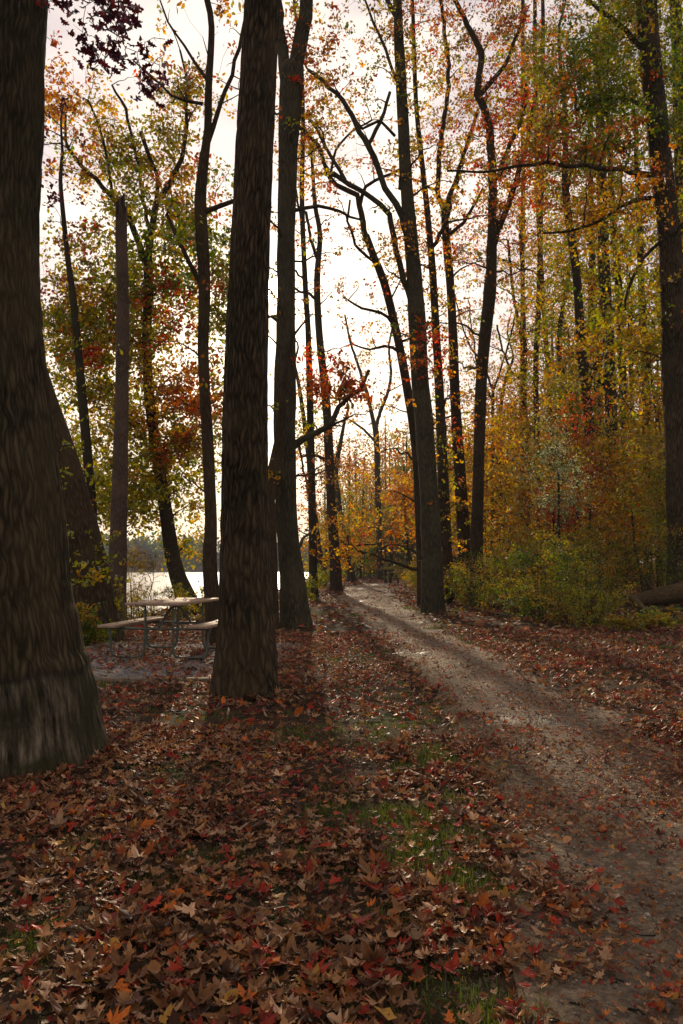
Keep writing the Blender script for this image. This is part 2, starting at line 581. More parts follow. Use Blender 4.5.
def lobed(kind):
    """outline of a leaf as (x, y) points, tip at +y, about unit length"""
    if kind == 'maple':
        prof = [(-90, .12), (-62, .42), (-48, .24), (-25, .62), (-12, .55), (2, .70), (12, .36), (28, .40), (42, .86), (52, .66), (64, .58), (74, .88), (90, 1.05)]
        a = [p[0] for p in prof] + [180 - p[0] for p in prof[-2:0:-1]]
        r_ = [p[1] for p in prof] + [p[1] for p in prof[-2:0:-1]]
        a = np.radians(a)
        r_ = np.array(r_) * .55
        return np.stack([np.cos(a) * r_, np.sin(a) * r_], 1)
    if kind == 'oak':
        right = [(0.02, -.5), (.10, -.38), (.06, -.30), (.22, -.18), (.11, -.08), (.30, .08), (.13, .14), (.24, .32), (.10, .36), (0, .52)]
        pts = right + [(-x, y) for x, y in right[-2::-1]]
        return np.array(pts)
    if kind == 'star':
        a = np.radians([-90, -40, -15, 15, 42, 66, 90, 114, 138, 165, 195, 220])
        r_ = np.array([.15, .22, .55, .25, .55, .28, .62, .28, .55, .25, .55, .22])
        return np.stack([np.cos(a) * r_, np.sin(a) * r_], 1)
    pts = [(0, -.5), (.2, -.25), (.27, .02), (.16, .3), (0, .52), (-.16, .3), (-.27, .02), (-.2, -.25)]
    return np.array(pts)

def leaf_template(kind, curl, roll, seed):
    rg_ = np.random.default_rng(seed)
    o_ = lobed(kind)
    V = np.vstack([[0, -.05], o_])
    z = curl * (V[:, 0] ** 2) * 2.2 + roll * (V[:, 1] ** 2) * 1.6 + rg_.normal(0, .055, len(V)) * (np.abs(V).sum(1) > .2)
    V = np.column_stack([V, z])
    n = len(o_)
    j = np.arange(n)
    F = np.stack([np.zeros(n, int), j + 1, (j + 1) % n + 1], 1)
    return V, F
T_simple = (np.array([(0, -.5, 0), (.30, -.12, .09), (.22, .28, .04), (0, .55, -.05), (-.22, .28, .06), (-.30, -.12, .07)]),
            np.array([(0, 1, 2, 3), (0, 3, 4, 5)]))
T_narrow = (np.array([(0, -.5, 0), (.13, 0, .04), (0, .6, -.06), (-.13, 0, .03)]), np.array([(0, 1, 2, 3)]))

def sticks(acc, a, b, r, mi=0):
    n = len(a)
    if not n:
        return
    d = b - a
    d = d / (np.linalg.norm(d, axis=1)[:, None] + 1e-9)
    u = np.cross(d, np.array([.3, .9, .2]))
    u /= np.linalg.norm(u, axis=1)[:, None] + 1e-9
    v = np.cross(d, u)
    V = np.zeros((n, 6, 3))
    for k in range(3):
        o_ = u * math.cos(k * 2.094) + v * math.sin(k * 2.094)
        V[:, k] = a + o_ * r
        V[:, 3 + k] = b + o_ * r * .45
    q = np.array([(0, 1, 4, 3), (1, 2, 5, 4), (2, 0, 3, 5)])
    F = (q[None] + (np.arange(n) * 6)[:, None, None]).reshape(-1, 4)
    acc.add(V.reshape(-1, 3), [F], None, None, mi)

def clumps(acc_leaf, acc_twig, br, n, spread, sig, r_, tr, mi=0):
    m_ = max(2, n // 7)
    k = r_.integers(max(1, len(br) // 2), len(br), m_)
    c = br[k, :3] + r_.normal(0, 1, (m_, 3)) * spread * np.array([1, 1, .8])
    c[0] = br[-1, :3]
    sticks(acc_twig, br[k, :3], c, tr, mi)
    j = r_.integers(0, m_, n)
    return c[j] + r_.normal(0, 1, (n, 3)) * sig * np.array([1, 1, .75])

def rot_rand(n, r_):
    q = r_.normal(size=(n, 4))
    q /= np.linalg.norm(q, axis=1)[:, None]
    a, b, c_, d = q.T
    return np.stack([np.stack([1 - 2 * (c_ * c_ + d * d), 2 * (b * c_ - a * d), 2 * (b * d + a * c_)], -1),
                     np.stack([2 * (b * c_ + a * d), 1 - 2 * (b * b + d * d), 2 * (c_ * d - a * b)], -1),
                     np.stack([2 * (b * d - a * c_), 2 * (c_ * d + a * b), 1 - 2 * (b * b + c_ * c_)], -1)], 1)
def rot_flat(n, tilt, r_):
    yaw = r_.uniform(0, 2 * np.pi, n)
    az = r_.uniform(0, 2 * np.pi, n)
    tl = np.abs(r_.normal(0, 1, n)) * tilt
    up = np.stack([np.sin(tl) * np.cos(az), np.sin(tl) * np.sin(az), np.cos(tl)], 1)
    x = np.stack([np.cos(yaw), np.sin(yaw), 0 * yaw], 1)
    x -= up * (x * up).sum(1)[:, None]
    x /= np.linalg.norm(x, axis=1)[:, None]
    y = np.cross(up, x)
    return np.stack([x, y, up], -1)

def scatter(acc, tmpl, pos, size, rot, col, mi=0):
    V, F = tmpl
    n = len(pos)
    if not n:
        return
    W = np.einsum('nij,vj->nvi', rot, V) * size[:, None, None] + pos[:, None]
    FF = (F[None] + (np.arange(n) * len(V))[:, None, None]).reshape(-1, F.shape[1])
    acc.add(W.reshape(-1, 3), [FF], None, np.repeat(col, len(V), 0), mi)

FAMILY = {'gold': ['yellow', 'olive', 'rust', 'orange'], 'olive': ['gold', 'green', 'yellowgreen'], 'green': ['olive', 'yellowgreen'], 'yellowgreen': ['yellow', 'olive', 'gold'],
          'yellow': ['gold', 'orange', 'yellowgreen'], 'orange': ['gold', 'rust', 'yellow'], 'red': ['rust', 'orange', 'gold'], 'rust': ['orange', 'gold', 'brown', 'red'], 'brown': ['rust', 'gold'],
          'purple': ['purple'], 'silver': ['olive', 'silver'], 'bare': ['bare']}
PAL = {
    'green': [(.055, .095, .014), (.085, .12, .018), (.13, .15, .02)],
    'olive': [(.10, .12, .02), (.15, .15, .025), (.20, .18, .03), (.18, .11, .03)],
    'yellowgreen': [(.22, .21, .03), (.15, .17, .03), (.32, .26, .04), (.10, .12, .02)],
    'yellow': [(.42, .28, .035), (.35, .21, .03), (.28, .24, .04), (.30, .14, .03)],
    'orange': [(.38, .16, .022), (.32, .11, .02), (.40, .23, .03), (.20, .09, .025)],
    'red': [(.34, .045, .018), (.28, .03, .015), (.34, .09, .02), (.18, .03, .02)],
    'rust': [(.22, .075, .025), (.28, .11, .03), (.16, .06, .025), (.26, .05, .02)],
    'brown': [(.14, .07, .03), (.20, .11, .045), (.10, .05, .025), (.22, .14, .04)],
    'purple': [(.035, .010, .016), (.025, .009, .013), (.05, .014, .014)],
    'gold': [(.30, .19, .035), (.24, .13, .03), (.20, .16, .03), (.12, .10, .025)],
    'silver': [(.28, .30, .20), (.18, .20, .12), (.10, .12, .05)],
}
def pal(name, n, r_):
    P_ = np.array(PAL[name])
    c = P_[r_.integers(0, len(P_), n)]
    g_ = c.mean(1, keepdims=True)
    c = np.clip(g_ + (c - g_) * 1.12, .006, 1) * 1.35
    return c * r_.uniform(.7, 1.3, (n, 1))

def grow(tgt, nodes, r_, thick=1.0):
    """nodes: list of (x,y,z,r). Adds one branch from the best node to tgt; returns the branch as rows."""
    A = nodes
    d = np.linalg.norm(A[:, :3] - tgt, axis=1)
    cost = d + .9 * np.maximum(0, A[:, 2] - (tgt[2] - .35 * d))
    k = int(np.argmin(cost))
    p0 = A[k, :3]
    L = d[k]
    if L < .03:
        return None
    n = max(4, min(12, int(L / .22) + 2))
    s = np.linspace(0, 1, n)[:, None]
    side = r_.normal(0, .16, 3) * L
    ctrl = p0 + (tgt - p0) * .5 + np.array([0, 0, .12 * L]) + side
    q = (1 - s) ** 2 * p0 + 2 * s * (1 - s) * ctrl + s ** 2 * tgt
    q[1:-1] += r_.normal(0, .028 * L / 2 + .006, (n - 2, 3))
    r0 = min(A[k, 3] * .6, (.009 + .012 * L) * thick)
    rr = r0 + (min(r0, .0045 * thick) - r0) * s[:, 0] ** .8
    return np.column_stack([q, np.maximum(rr, .0025)])

def blob_targets(b, Y, r_):
    px, py, rx, ry, n, pl = b[:6]
    dz = b[6] if len(b) > 6 else 0
    c, t_ = P(px, py, Y + dz)
    u = np.clip(r_.normal(size=(n, 3)) * .62, -1.5, 1.5)
    rxm, rym = rx * t_, ry * t_
    dp = min(max(.6, rxm * .9), 3.0)
    return c + u * np.array([rxm, dp, rym]), pl

def tree(name, label, trunk, Y, bark, limbs=(), blobs=(), lsize=.085, per=34, sig=.30, top=6.0, segs=12, flare=.55,
         seed=0, disp=None, step=.35, tmpl=T_simple, cat='tree', group='trees along the lakeside path', lean_y=0.0, broken=False, cthick=1.45, trunkname='trunk', droop=0, auto=None):
    r_ = np.random.default_rng(1000 + seed)
    rows = []
    for px, py, wd in trunk:
        p, t_ = P(px, py, Y)
        rows.append([*p, wd / 2 * t_])
    # order from the ground up
    bx = rows[0][0]
    gb = gz(bx, Y)
    rows = [q for q in rows if q[2] > gb + .25] or rows[-1:]
    first = rows[0]
    sl_ = 0 if len(rows) < 2 else (rows[1][0] - rows[0][0]) / max(.3, rows[1][2] - rows[0][2])
    sl_ = max(-.35, min(.35, sl_))
    bx = first[0] - sl_ * (first[2] - gb)
    rows = [[bx, Y, gb - .2, first[3]]] + rows
    if top:
        a, b = np.array(rows[-2]), np.array(rows[-1])
        dr = b[:3] - a[:3]
        dr /= np.linalg.norm(dr)
        for k in (1, 2, 3):
            e = b[:3] + dr * top * k / 3 + np.array([r_.normal(0, .12), r_.normal(0, .1), 0]) * k
            rows.append([*e, max(.012, b[3] * (1 - .27 * k))])
    tr = resample(rows, step)
    hh = np.maximum(0, tr[:, 2] - gb)
    r_in = tr[0, 3]
    tr[:, 3] *= 1 + .35 * flare * np.exp(-hh / (1.5 * r_in + .1)) + .12 * np.exp(-hh / 1.2)
    # small natural bends, in depth too
    if segs > 6:
        ph = r_.uniform(0, 9)
        tr[:, 1] += lean_y * hh + .05 * np.sin(hh * .7 + ph) * np.minimum(1, hh / 3)
    base = (bx, Y, gb)
    root = empty(name, base)
    tag(root, label, cat, group)
    ac = Acc()
    if disp is None:
        sd = seed
        def disp(a, L, z):
            k_ = 7
            nn = vnoise(a / (2 * np.pi) * k_, L * 1.6, sd, k_)
            lob = np.cos(a * 5 + sd) * np.exp(-np.maximum(0, z - gb) / (r_in * 2.2)) * .12
            return 1 + .13 * (nn - .5) + lob
    V, F, F3, uv = tube(tr, segs, seed * 3.7, disp)
    if broken:
        mtop = V[:, 2] > tr[-1, 2] - .5
        V[mtop, 2] += r_.uniform(-.28, .3, mtop.sum())
    ac.add(V, [F, F3], uv)
    nodes = [tr]
    ac.build(trunkname, bark, root, base)
    for lb in limbs:
        Yl = Y
        dY = 0
        if isinstance(lb, dict):
            dY = lb['dy']
            lb = lb['p']
        lr = []
        for k, (px, py, wd) in enumerate(lb):
            p, t_ = P(px, py, Y + dY * k / (len(lb) - 1))
            lr.append([*p, wd / 2 * t_])
        lr = resample(lr, .25)
        # start inside the trunk
        k0 = np.argmin(np.linalg.norm(tr[:, :3] - lr[0, :3], axis=1))
        if np.linalg.norm(tr[k0, :3] - lr[0, :3]) < .8:
            sft = tr[k0, 1] - lr[0, 1]
            lr[:, 1] += sft * np.linspace(1, 0, len(lr))
        lr[1:-1, :3] += r_.normal(0, .018, (len(lr) - 2, 3))
        nodes.append(lr)
        a2 = Acc()
        V, F, F3, uv = tube(lr, max(6, segs * 2 // 3), seed, None)
        a2.add(V, [F, F3], uv)
        a2.build('branch', bark, root, base)
    nodes = np.vstack(nodes)
    hi = nodes[:, 2] > gb + min(1.2, .25 * (nodes[:, 2].max() - gb))
    nodes = nodes[hi]
    if len(nodes) == 0:
        nodes = tr[-2:]
    cr_ = Acc()
    got = False
    blobs = list(blobs)
    if auto:
        cnt, spr, pals, aper = auto
        vis = nodes[nodes[:, 2] > gb + (1.6 if top else 2.5)]
        wt = np.arange(len(vis))
        for k in range(cnt):
            c_ = vis[r_.integers(len(vis)), :3] + r_.normal(0, 1, 3) * spr * np.array([1, .8, .7])
            c_[1] += abs(r_.normal(0, 1)) * spr * .7
            c_[2] = max(c_[2], gb + 1.5)
            blobs.append((c_, pals[r_.integers(len(pals))], aper))
    per0 = per
    for b in blobs:
        if len(b) == 3:
            T_, pl, per = b[0][None], b[1], b[2]
        else:
            (T_, pl), per = blob_targets(b, Y, r_), per0
        T_ = T_[np.argsort(np.linalg.norm(T_ - nodes[:, :3][np.argmin(np.linalg.norm(nodes[:, :3] - T_.mean(0), axis=1))], axis=1))]
        for tg in T_:
            br = grow(tg, nodes, r_, cthick)
            if br is None:
                continue
            nodes = np.vstack([nodes, br[1:]])
            V, F, F3, uv = tube(br, 4, 0, None, False)
            cr_.add(V, [F], uv, None, 1)
            got = True
            if pl == 'bare':
                continue
            pk = FAMILY[pl][r_.integers(len(FAMILY[pl]))] if r_.random() < .45 else pl
            n = max(3, int(per * 1.9 * r_.uniform(.4, 1.5)))
            ps = clumps(cr_, cr_, br, n, sig * .85, max(.05, sig * .30), r_, .0042 * (Y / 18) ** .5, 1)
            sz = lsize * 1.12 * r_.uniform(.6, 1.25, n)
            cc = np.where((r_.random(n) < .8)[:, None], pal(pk, n, r_), pal(pl, n, r_)) * r_.uniform(.8, 1.25)
            scatter(cr_, tmpl, ps, sz, rot_rand(n, r_), cc, 0)
    if got:
        cr_.build('crown', [M_leaf, bark], root, base, smooth=False)
    return root

# ------------------------------------------------------------------ the trees
def furrow(K, amp, gb, r0, sd, buttress=.2, coarse=.08, low=None):
    def f(a, L, z):
        u = a / (2 * np.pi)
        wp = 1.1 * (vnoise(u * 6, L * 1.3, sd, 6) - .5) + .5 * (vnoise(u * 14, L * 4, sd + 1, 14) - .5)
        n = vnoise(u * K + wp * 1.2, L * 3.0, sd + 2, K)
        n2 = vnoise(u * K * 2, L * 9, sd + 3, K * 2)
        ridge = np.abs(2 * n - 1) ** .7
        k = amp
        if low is not None:
            k = amp * (1 - .25 * sstep(-z, -(low + .02), -(low - .02)))
        c = coarse * (vnoise(u * 5, L * .7, sd + 4, 5) - .5)
        but = buttress * (.5 + .5 * np.cos(a * 5 + sd + .8 * np.sin(a * 2))) * np.exp(-np.maximum(0, z - gb) / (r0 * 1.1))
        o_ = 1 + k * (ridge - .5) + k * .5 * (n2 - .5) + c + but
        if low is not None:
            edge = low + .10 * (vnoise(u * 9, u * 0 + 2, sd + 8, 9) - .5) + .07 * (vnoise(u * 60, u * 0 + 4, sd + 9, 60) - .5)
            o_ = o_ - .03 * sstep(-z, -edge - .03, -edge + .03)
        return o_
    return f

# the big oak that fills the left edge
tree('oak_tree', 'huge dark oak trunk at the left edge with bark stripped pale near its foot',
     [(14, 752, 166), (8, 700, 148), (4, 660, 137), (3, 640, 134), (-3, 600, 133), (-10, 500, 131), (-21, 380, 122), (-29, 240, 122), (-22, 120, 122), (-14, 0, 117)],
     5.45, bark_oak, flare=.42, segs=300, step=.04, seed=1, top=6, disp=furrow(70, .04, 0, .5, 11, .12, .04, .60),
     limbs=[{'p': [(-10, -60, 30), (20, -70, 20), (60, -60, 12), (95, -30, 6), (120, -5, 3)], 'dy': -.6}],
     blobs=[(70, 8, 24, 18, 12, 'purple', -.4), (103, 24, 24, 20, 11, 'purple', -.5), (141, 45, 12, 42, 8, 'purple', -.6), (95, 60, 16, 10, 3, 'purple', -.3),
            (40, -100, 150, 60, 40, 'brown', 0), (-60, -200, 160, 70, 40, 'olive', 0)],
     lsize=.072, per=6, sig=.07, tmpl=leaf_template('oak', .3, .3, 4), cthick=.8)

tree('tall_tree', 'thick straight dark trunk standing just right of the picnic table',
     [(246, 697, 54), (246.5, 650, 53), (246, 600, 49.5), (245, 540, 47), (246, 390, 43), (251, 240, 38.5), (256, 120, 37), (262, 0, 35)],
     8.15, bark_tall, flare=.34, segs=280, step=.045, seed=2, top=9, disp=furrow(56, .055, 0, .27, 23, .14, .04),
     blobs=[(250, -180, 160, 80, 34, 'gold', 0), (330, -260, 120, 80, 24, 'olive', 0)], per=30)

tree('forked_tree', 'grey trunk just behind the tall dark trunk, splitting in two high up',
     [(298, 626, 30), (293, 590, 25), (289, 550, 22), (286, 500, 21), (285, 400, 22), (286, 300, 18), (286, 240, 18), (288, 150, 20), (291, 100, 23), (292, 68, 23)],
     17.2, bark_grey, flare=.5, segs=24, step=.15, auto=(50, .8, ['gold', 'rust', 'bare', 'olive'], 9), seed=3, top=0, lean_y=0,
     limbs=[[(291, 88, 15), (297, 60, 15), (302, 30, 15), (307, 0, 13), (314, -50, 11), (322, -110, 8)],
            [(288, 88, 13), (283, 55, 11), (279, 25, 10), (277, 0, 9), (268, -60, 7), (262, -110, 5)],
            [(291, 448, 9), (304, 438, 7), (318, 432, 6), (331, 424, 6), (340, 408, 5), (350, 396, 4), (360, 388, 4), (369, 370, 3)],
            {'p': [(292, 210, 4), (318, 205, 3.5), (340, 212, 3), (362, 220, 2)], 'dy': .5}],
     blobs=[(350, 392, 30, 22, 20, 'rust', .2), (335, 375, 22, 18, 9, 'red', 0), (320, 60, 26, 60, 14, 'rust', 0), (310, 130, 22, 40, 8, 'gold', 0),
            (320, -90, 110, 60, 40, 'gold', 0), (230, -80, 70, 60, 20, 'rust', 0)], per=20, sig=.24, lsize=.085)

tree('slanting_tree', 'crooked slim trunk squeezed against the foot of the grey forked trunk',
     [(277, 628, 11), (273, 580, 9.5), (272, 540, 9.5), (270, 500, 10), (273, 470, 11), (279, 440, 9), (283, 400, 6)],
     16.6, bark_brown, flare=.4, segs=14, seed=4, top=2.0, blobs=[(262, 470, 12, 30, 5, 'gold', 0)], per=14)

tree('leaning_tree', 'thick trunk leaning left behind the huge oak, hung with yellow green climbing leaves',
     [(94, 640, 54), (86, 590, 47), (76, 532, 43), (63, 480, 41), (48, 430, 38), (30, 370, 34), (16, 310, 32), (0, 240, 30), (-20, 150, 28)],
     14.2, bark_brown, flare=.4, segs=24, step=.15, seed=5, top=4,
     blobs=[(92, 560, 14, 42, 14, 'yellowgreen', -.5), (70, 470, 10, 40, 6, 'yellowgreen', -.5), (-20, 60, 90, 80, 26, 'rust', 0)], per=12, sig=.16, lsize=.075, cthick=.5)

tree('dead_tree', 'brown dead trunk with a snapped off top, left of the picnic table',
     [(113, 630, 22), (117, 580, 18), (119, 520, 16), (121, 460, 14.5), (122, 380, 13), (122, 300, 12), (121, 240, 11.5), (121, 206, 11)],
     16.8, bark_snag, flare=.35, segs=20, step=.12, seed=6, top=0, broken=True,
     blobs=[(128, 570, 10, 30, 6, 'yellowgreen', -.3)], per=10, sig=.15, lsize=.07, cthick=.5)

tree('lakeside_tree', 'leaning trunk with a wide fork, green and red crown above the picnic table',
     [(187, 603, 19), (182, 590, 17), (173, 559, 14.5), (163, 493, 12.5), (156, 446, 11.5), (150, 400, 10), (147, 346, 9.5), (148, 280, 9), (147, 255, 9)],
     22.5, bark_thin, flare=.3, segs=14, auto=(60, 1.2, ['olive', 'gold', 'green', 'rust'], 16), seed=7, top=0,
     limbs=[[(147, 265, 8), (140, 248, 7), (130, 222, 6), (115, 199, 5), (89, 173, 4.5), (68, 148, 3), (66, 115, 2)],
            [(147, 262, 8), (150, 235, 7), (156, 205, 6.5), (168, 185, 5), (178, 166, 5), (185, 141, 4), (187, 88, 3), (180, 50, 2)],
            [(156, 205, 4), (156, 176, 4), (149, 155, 4), (141, 132, 4.5)],
            [(150, 235, 4), (143, 200, 4), (138, 165, 3), (125, 110, 3), (112, 85, 2)],
            [(112, 196, 3), (108, 165, 3), (100, 130, 2.5), (88, 100, 2)]],
     blobs=[(100, 310, 48, 45, 46, 'olive', -.5), (190, 260, 45, 40, 30, 'green', 0), (160, 320, 50, 60, 14, 'red', -1.0), (150, 400, 46, 50, 30, 'gold', -1), (105, 400, 38, 50, 36, 'yellowgreen', 0),
            (185, 390, 40, 60, 20, 'rust', -1), (230, 330, 20, 90, 22, 'olive', 1), (75, 330, 30, 60, 30, 'gold', 1), (180, 480, 45, 45, 30, 'yellowgreen', 1), (95, 500, 30, 50, 26, 'yellowgreen', 1), (130, 290, 60, 40, 34, 'yellowgreen', .5), (195, 200, 30, 40, 14, 'gold', .5), (170, 450, 40, 45, 30, 'olive', 0), (125, 200, 50, 40, 20, 'olive', 0), (75, 95, 35, 22, 10, 'orange', 0), (170, 165, 35, 50, 16, 'olive', 0),
            (180, 90, 40, 50, 10, 'gold', 0), (85, 130, 28, 30, 12, 'gold', 0), (120, 490, 40, 30, 20, 'yellowgreen', -1)], per=62, sig=.36, lsize=.105)

tree('slim_tree', 'slim dark double bending trunk standing behind the picnic table right bench',
     [(213, 644, 17), (213, 612, 15), (210, 562, 14), (211, 519, 12), (208, 446, 12), (205, 400, 11), (203, 346, 11), (204, 280, 12), (202, 240, 13), (200, 200, 12), (204, 160, 10), (208, 130, 8), (209, 88, 7), (212, 29, 6.5), (207, 0, 6)],
     13.6, bark_brown, flare=.35, segs=18, step=.2, auto=(30, .8, ['bare', 'bare', 'rust', 'olive'], 8), seed=8, top=3.5,
     limbs=[[(206, 148, 6), (213, 128, 5), (222, 104, 4.5), (232, 75, 4), (243, 35, 3.5), (248, 0, 3)],
            [(203, 212, 6), (215, 206, 5), (230, 202, 4.5), (244, 197, 4)],
            [(208, 82, 4), (196, 62, 3), (184, 45, 2.5), (168, 22, 2), (160, 0, 1.5)],
            [(203, 105, 3.5), (188, 102, 3), (172, 95, 2.5), (150, 75, 2), (133, 60, 1.5)],
            [(201, 285, 5), (190, 262, 4.5), (178, 240, 4), (168, 215, 3), (172, 200, 2.5)]],
     blobs=[(190, 60, 45, 50, 9, 'bare', 0), (215, 30, 30, 40, 5, 'bare', 0), (190, 250, 22, 30, 8, 'green', 0), (225, 330, 14, 60, 7, 'rust', 0), (160, 210, 20, 18, 5, 'gold', 0),
            (215, -60, 70, 50, 12, 'rust', 0)], per=14, sig=.2, lsize=.08, cthick=.8)

tree('lakeside_tree', 'slim tree left of the snapped trunk with dark round leaves hanging in open sky',
     [(96, 600, 12), (92, 520, 10), (84, 420, 9), (76, 320, 7), (66, 240, 5), (60, 180, 4)],
     20.5, bark_thin, flare=.3, segs=10, auto=(24, .9, ['rust', 'olive', 'gold'], 10), seed=9, top=2.5,
     blobs=[(58, 190, 16, 45, 9, 'purple', -1), (54, 110, 14, 40, 5, 'purple', -1), (60, 290, 20, 24, 10, 'rust', 0), (75, 360, 26, 40, 22, 'olive', 0), (75, 460, 24, 40, 20, 'yellowgreen', 0), (70, 530, 30, 30, 16, 'green', 0), (130, 330, 20, 40, 14, 'yellowgreen', 0), (85, 240, 20, 25, 8, 'rust', 0)],
     per=8, sig=.28, lsize=.10, cthick=.7)

# slim trunks in the middle, beside the path
tree('slender_tree', 'slender straight trunk just right of the foot of the grey trunk',
     [(315, 597, 10), (313, 560, 8.5), (312, 500, 8), (310, 400, 7), (308, 330, 6), (305, 280, 5.5), (302, 200, 5), (303, 120, 4.5), (300, 40, 4)],
     34, bark_thin, flare=.5, segs=10, auto=(40, 1.3, ['gold', 'orange', 'rust'], 12), seed=10, top=5,
     limbs=[[(312, 505, 3), (304, 470, 2.5), (299, 440, 2)], [(303, 230, 2.5), (296, 190, 2.5), (290, 150, 2)]],
     blobs=[(318, 520, 14, 40, 12, 'orange', 0), (308, 400, 14, 50, 8, 'gold', 0), (300, 150, 20, 60, 16, 'rust', 0), (318, 80, 22, 60, 14, 'gold', 0)], per=20, sig=.4, lsize=.12)
tree('slender_tree', 'brown slender trunk right at the left edge of the path bend, bowing slightly',
     [(337, 592, 15), (335, 560, 11), (331, 500, 9), (328, 430, 9), (324, 380, 8), (319, 330, 7), (317, 280, 6.5), (320, 236, 5), (315, 205, 4.5), (312, 160, 3)],
     41, bark_brown, flare=.5, segs=12, auto=(50, 1.5, ['gold', 'orange', 'rust', 'bare'], 12), seed=11, top=3,
     limbs=[[(329, 466, 4), (322, 457, 3.5), (312, 455, 3), (300, 457, 3)], [(318, 262, 3.5), (310, 235, 3), (306, 212, 3)]],
     blobs=[(340, 540, 20, 26, 12, 'orange', 0), (335, 330, 30, 60, 7, 'bare', 0), (325, 220, 30, 40, 6, 'bare', 0), (318, 120, 30, 50, 14, 'rust', 0), (312, 440, 14, 40, 8, 'gold', 0)], per=22, sig=.45, lsize=.13)
tree('slender_tree', 'dim slender trunk between the two poles left of the path bend',
     [(322, 577, 8), (319, 550, 6.5), (315, 520, 6), (310, 470, 5.5), (304, 420, 4.5), (298, 380, 3.5)],
     58, bark_thin, flare=.4, segs=8, seed=12, top=4, blobs=[(305, 420, 26, 40, 14, 'yellowgreen', 0), (300, 330, 24, 50, 9, 'bare', 0)], per=22, sig=.6, lsize=.16)
tree('slender_tree', 'greyish far trunk leaning left over the far end of the path',
     [(354, 581, 10), (348, 560, 8), (343, 535, 7), (338, 500, 6.5), (336, 470, 5.5), (341, 440, 4), (345, 420, 3)],
     72, bark_grey, flare=.35, segs=10, seed=13, top=3, blobs=[(352, 500, 26, 30, 20, 'yellow', 0), (340, 430, 26, 30, 12, 'gold', 0), (345, 470, 20, 20, 10, 'orange', 0)], per=24, sig=.7, lsize=.19)
tree('far_tree', 'straight far trunk by the small dark table, forking into bare arms against the sky',
     [(379, 579, 8), (379, 540, 6.5), (378, 500, 6), (377, 450, 6), (375, 425, 6)],
     78, bark_grey, flare=.35, segs=10, seed=14, top=0,
     limbs=[[(375, 430, 5), (371, 410, 4.5), (366, 390, 4), (358, 365, 3), (350, 340, 2.5), (345, 315, 2)],
            [(376, 428, 4), (381, 410, 4), (388, 392, 3.5), (391, 372, 3), (389, 345, 2.5), (395, 318, 2)],
            [(374, 440, 3), (362, 428, 2.5), (350, 420, 2)]],
     blobs=[(370, 345, 36, 50, 26, 'bare', 0), (362, 525, 26, 30, 26, 'yellow', 3), (390, 495, 20, 30, 18, 'orange', 3), (400, 330, 20, 40, 10, 'bare', 0), (355, 380, 26, 30, 10, 'bare', 0), (370, 380, 30, 50, 10, 'gold', 0)], per=26, sig=.7, lsize=.19)

# the cluster at the right hand side of the path
tree('path_tree', 'stout straight grey trunk growing at the right edge of the path',
     [(434, 613, 25), (432, 590, 21), (431, 540, 19), (428, 480, 18.5), (424, 420, 18), (420, 380, 17.5), (417, 320, 17), (415, 290, 16), (411, 240, 14), (406, 180, 12.5), (402, 100, 11), (399, 40, 10), (397, 0, 8.5)],
     22.8, bark_grey, flare=.3, segs=22, step=.15, auto=(110, 1.1, ['gold', 'orange', 'rust', 'bare', 'olive'], 13), seed=15, top=6,
     limbs=[[(398, 18, 6), (392, 8, 5), (386, -4, 4.5), (380, -40, 4)],
            [(411, 255, 6), (405, 228, 7), (396, 205, 6.5), (385, 188, 6), (374, 158, 6), (364, 140, 5.5), (352, 115, 5), (342, 100, 4.5), (330, 87, 4), (308, 70, 3.5)],
            [(368, 145, 4), (376, 130, 4), (384, 112, 3.5), (390, 92, 3)],
            [(355, 120, 3), (362, 128, 3), (380, 122, 3), (395, 136, 3)],
            [(418, 330, 6), (411, 300, 6.5), (404, 280, 6), (396, 250, 6), (389, 214, 5.5), (371, 198, 5), (350, 184, 5), (333, 173, 4.5)],
            [(400, 190, 4), (402, 130, 3.5), (396, 80, 3), (385, 50, 3), (372, 20, 2.5), (365, 0, 2)],
            [(345, 180, 4), (332, 160, 3.5), (322, 140, 3), (310, 120, 2.5)]],
     blobs=[(430, 348, 18, 18, 14, 'red', -.6), (400, 30, 30, 60, 16, 'brown', 0), (385, 80, 26, 50, 12, 'olive', 0), (405, 230, 22, 50, 16, 'orange', 0), (345, 130, 40, 40, 12, 'bare', 0), (350, 60, 30, 50, 12, 'gold', 0),
            (425, 130, 22, 60, 12, 'gold', 0), (325, 140, 22, 30, 8, 'yellow', 0), (400, -100, 130, 70, 50, 'gold', 0), (350, 240, 34, 40, 7, 'bare', 0)], per=18, sig=.28, lsize=.09)
tree('path_tree', 'thinner trunk touching the stout grey trunk on its right side',
     [(448, 601, 14), (446, 560, 12.5), (443, 480, 11), (440, 400, 9.5), (436, 330, 8), (433, 280, 7.5), (428, 220, 6), (423, 170, 5.5), (416, 100, 4.5), (412, 0, 3.5)],
     28, bark_brown, flare=.3, segs=14, auto=(70, 1.2, ['gold', 'orange', 'rust', 'yellow'], 14), seed=16, top=5,
     limbs=[[(430, 250, 4), (440, 235, 4), (448, 215, 3.5), (452, 190, 3)]],
     blobs=[(425, 200, 16, 60, 12, 'orange', 0), (428, 60, 22, 60, 18, 'gold', 0), (440, 500, 10, 50, 8, 'yellowgreen', 0), (437, 310, 10, 40, 8, 'gold', 0)], per=18, sig=.3, lsize=.1)
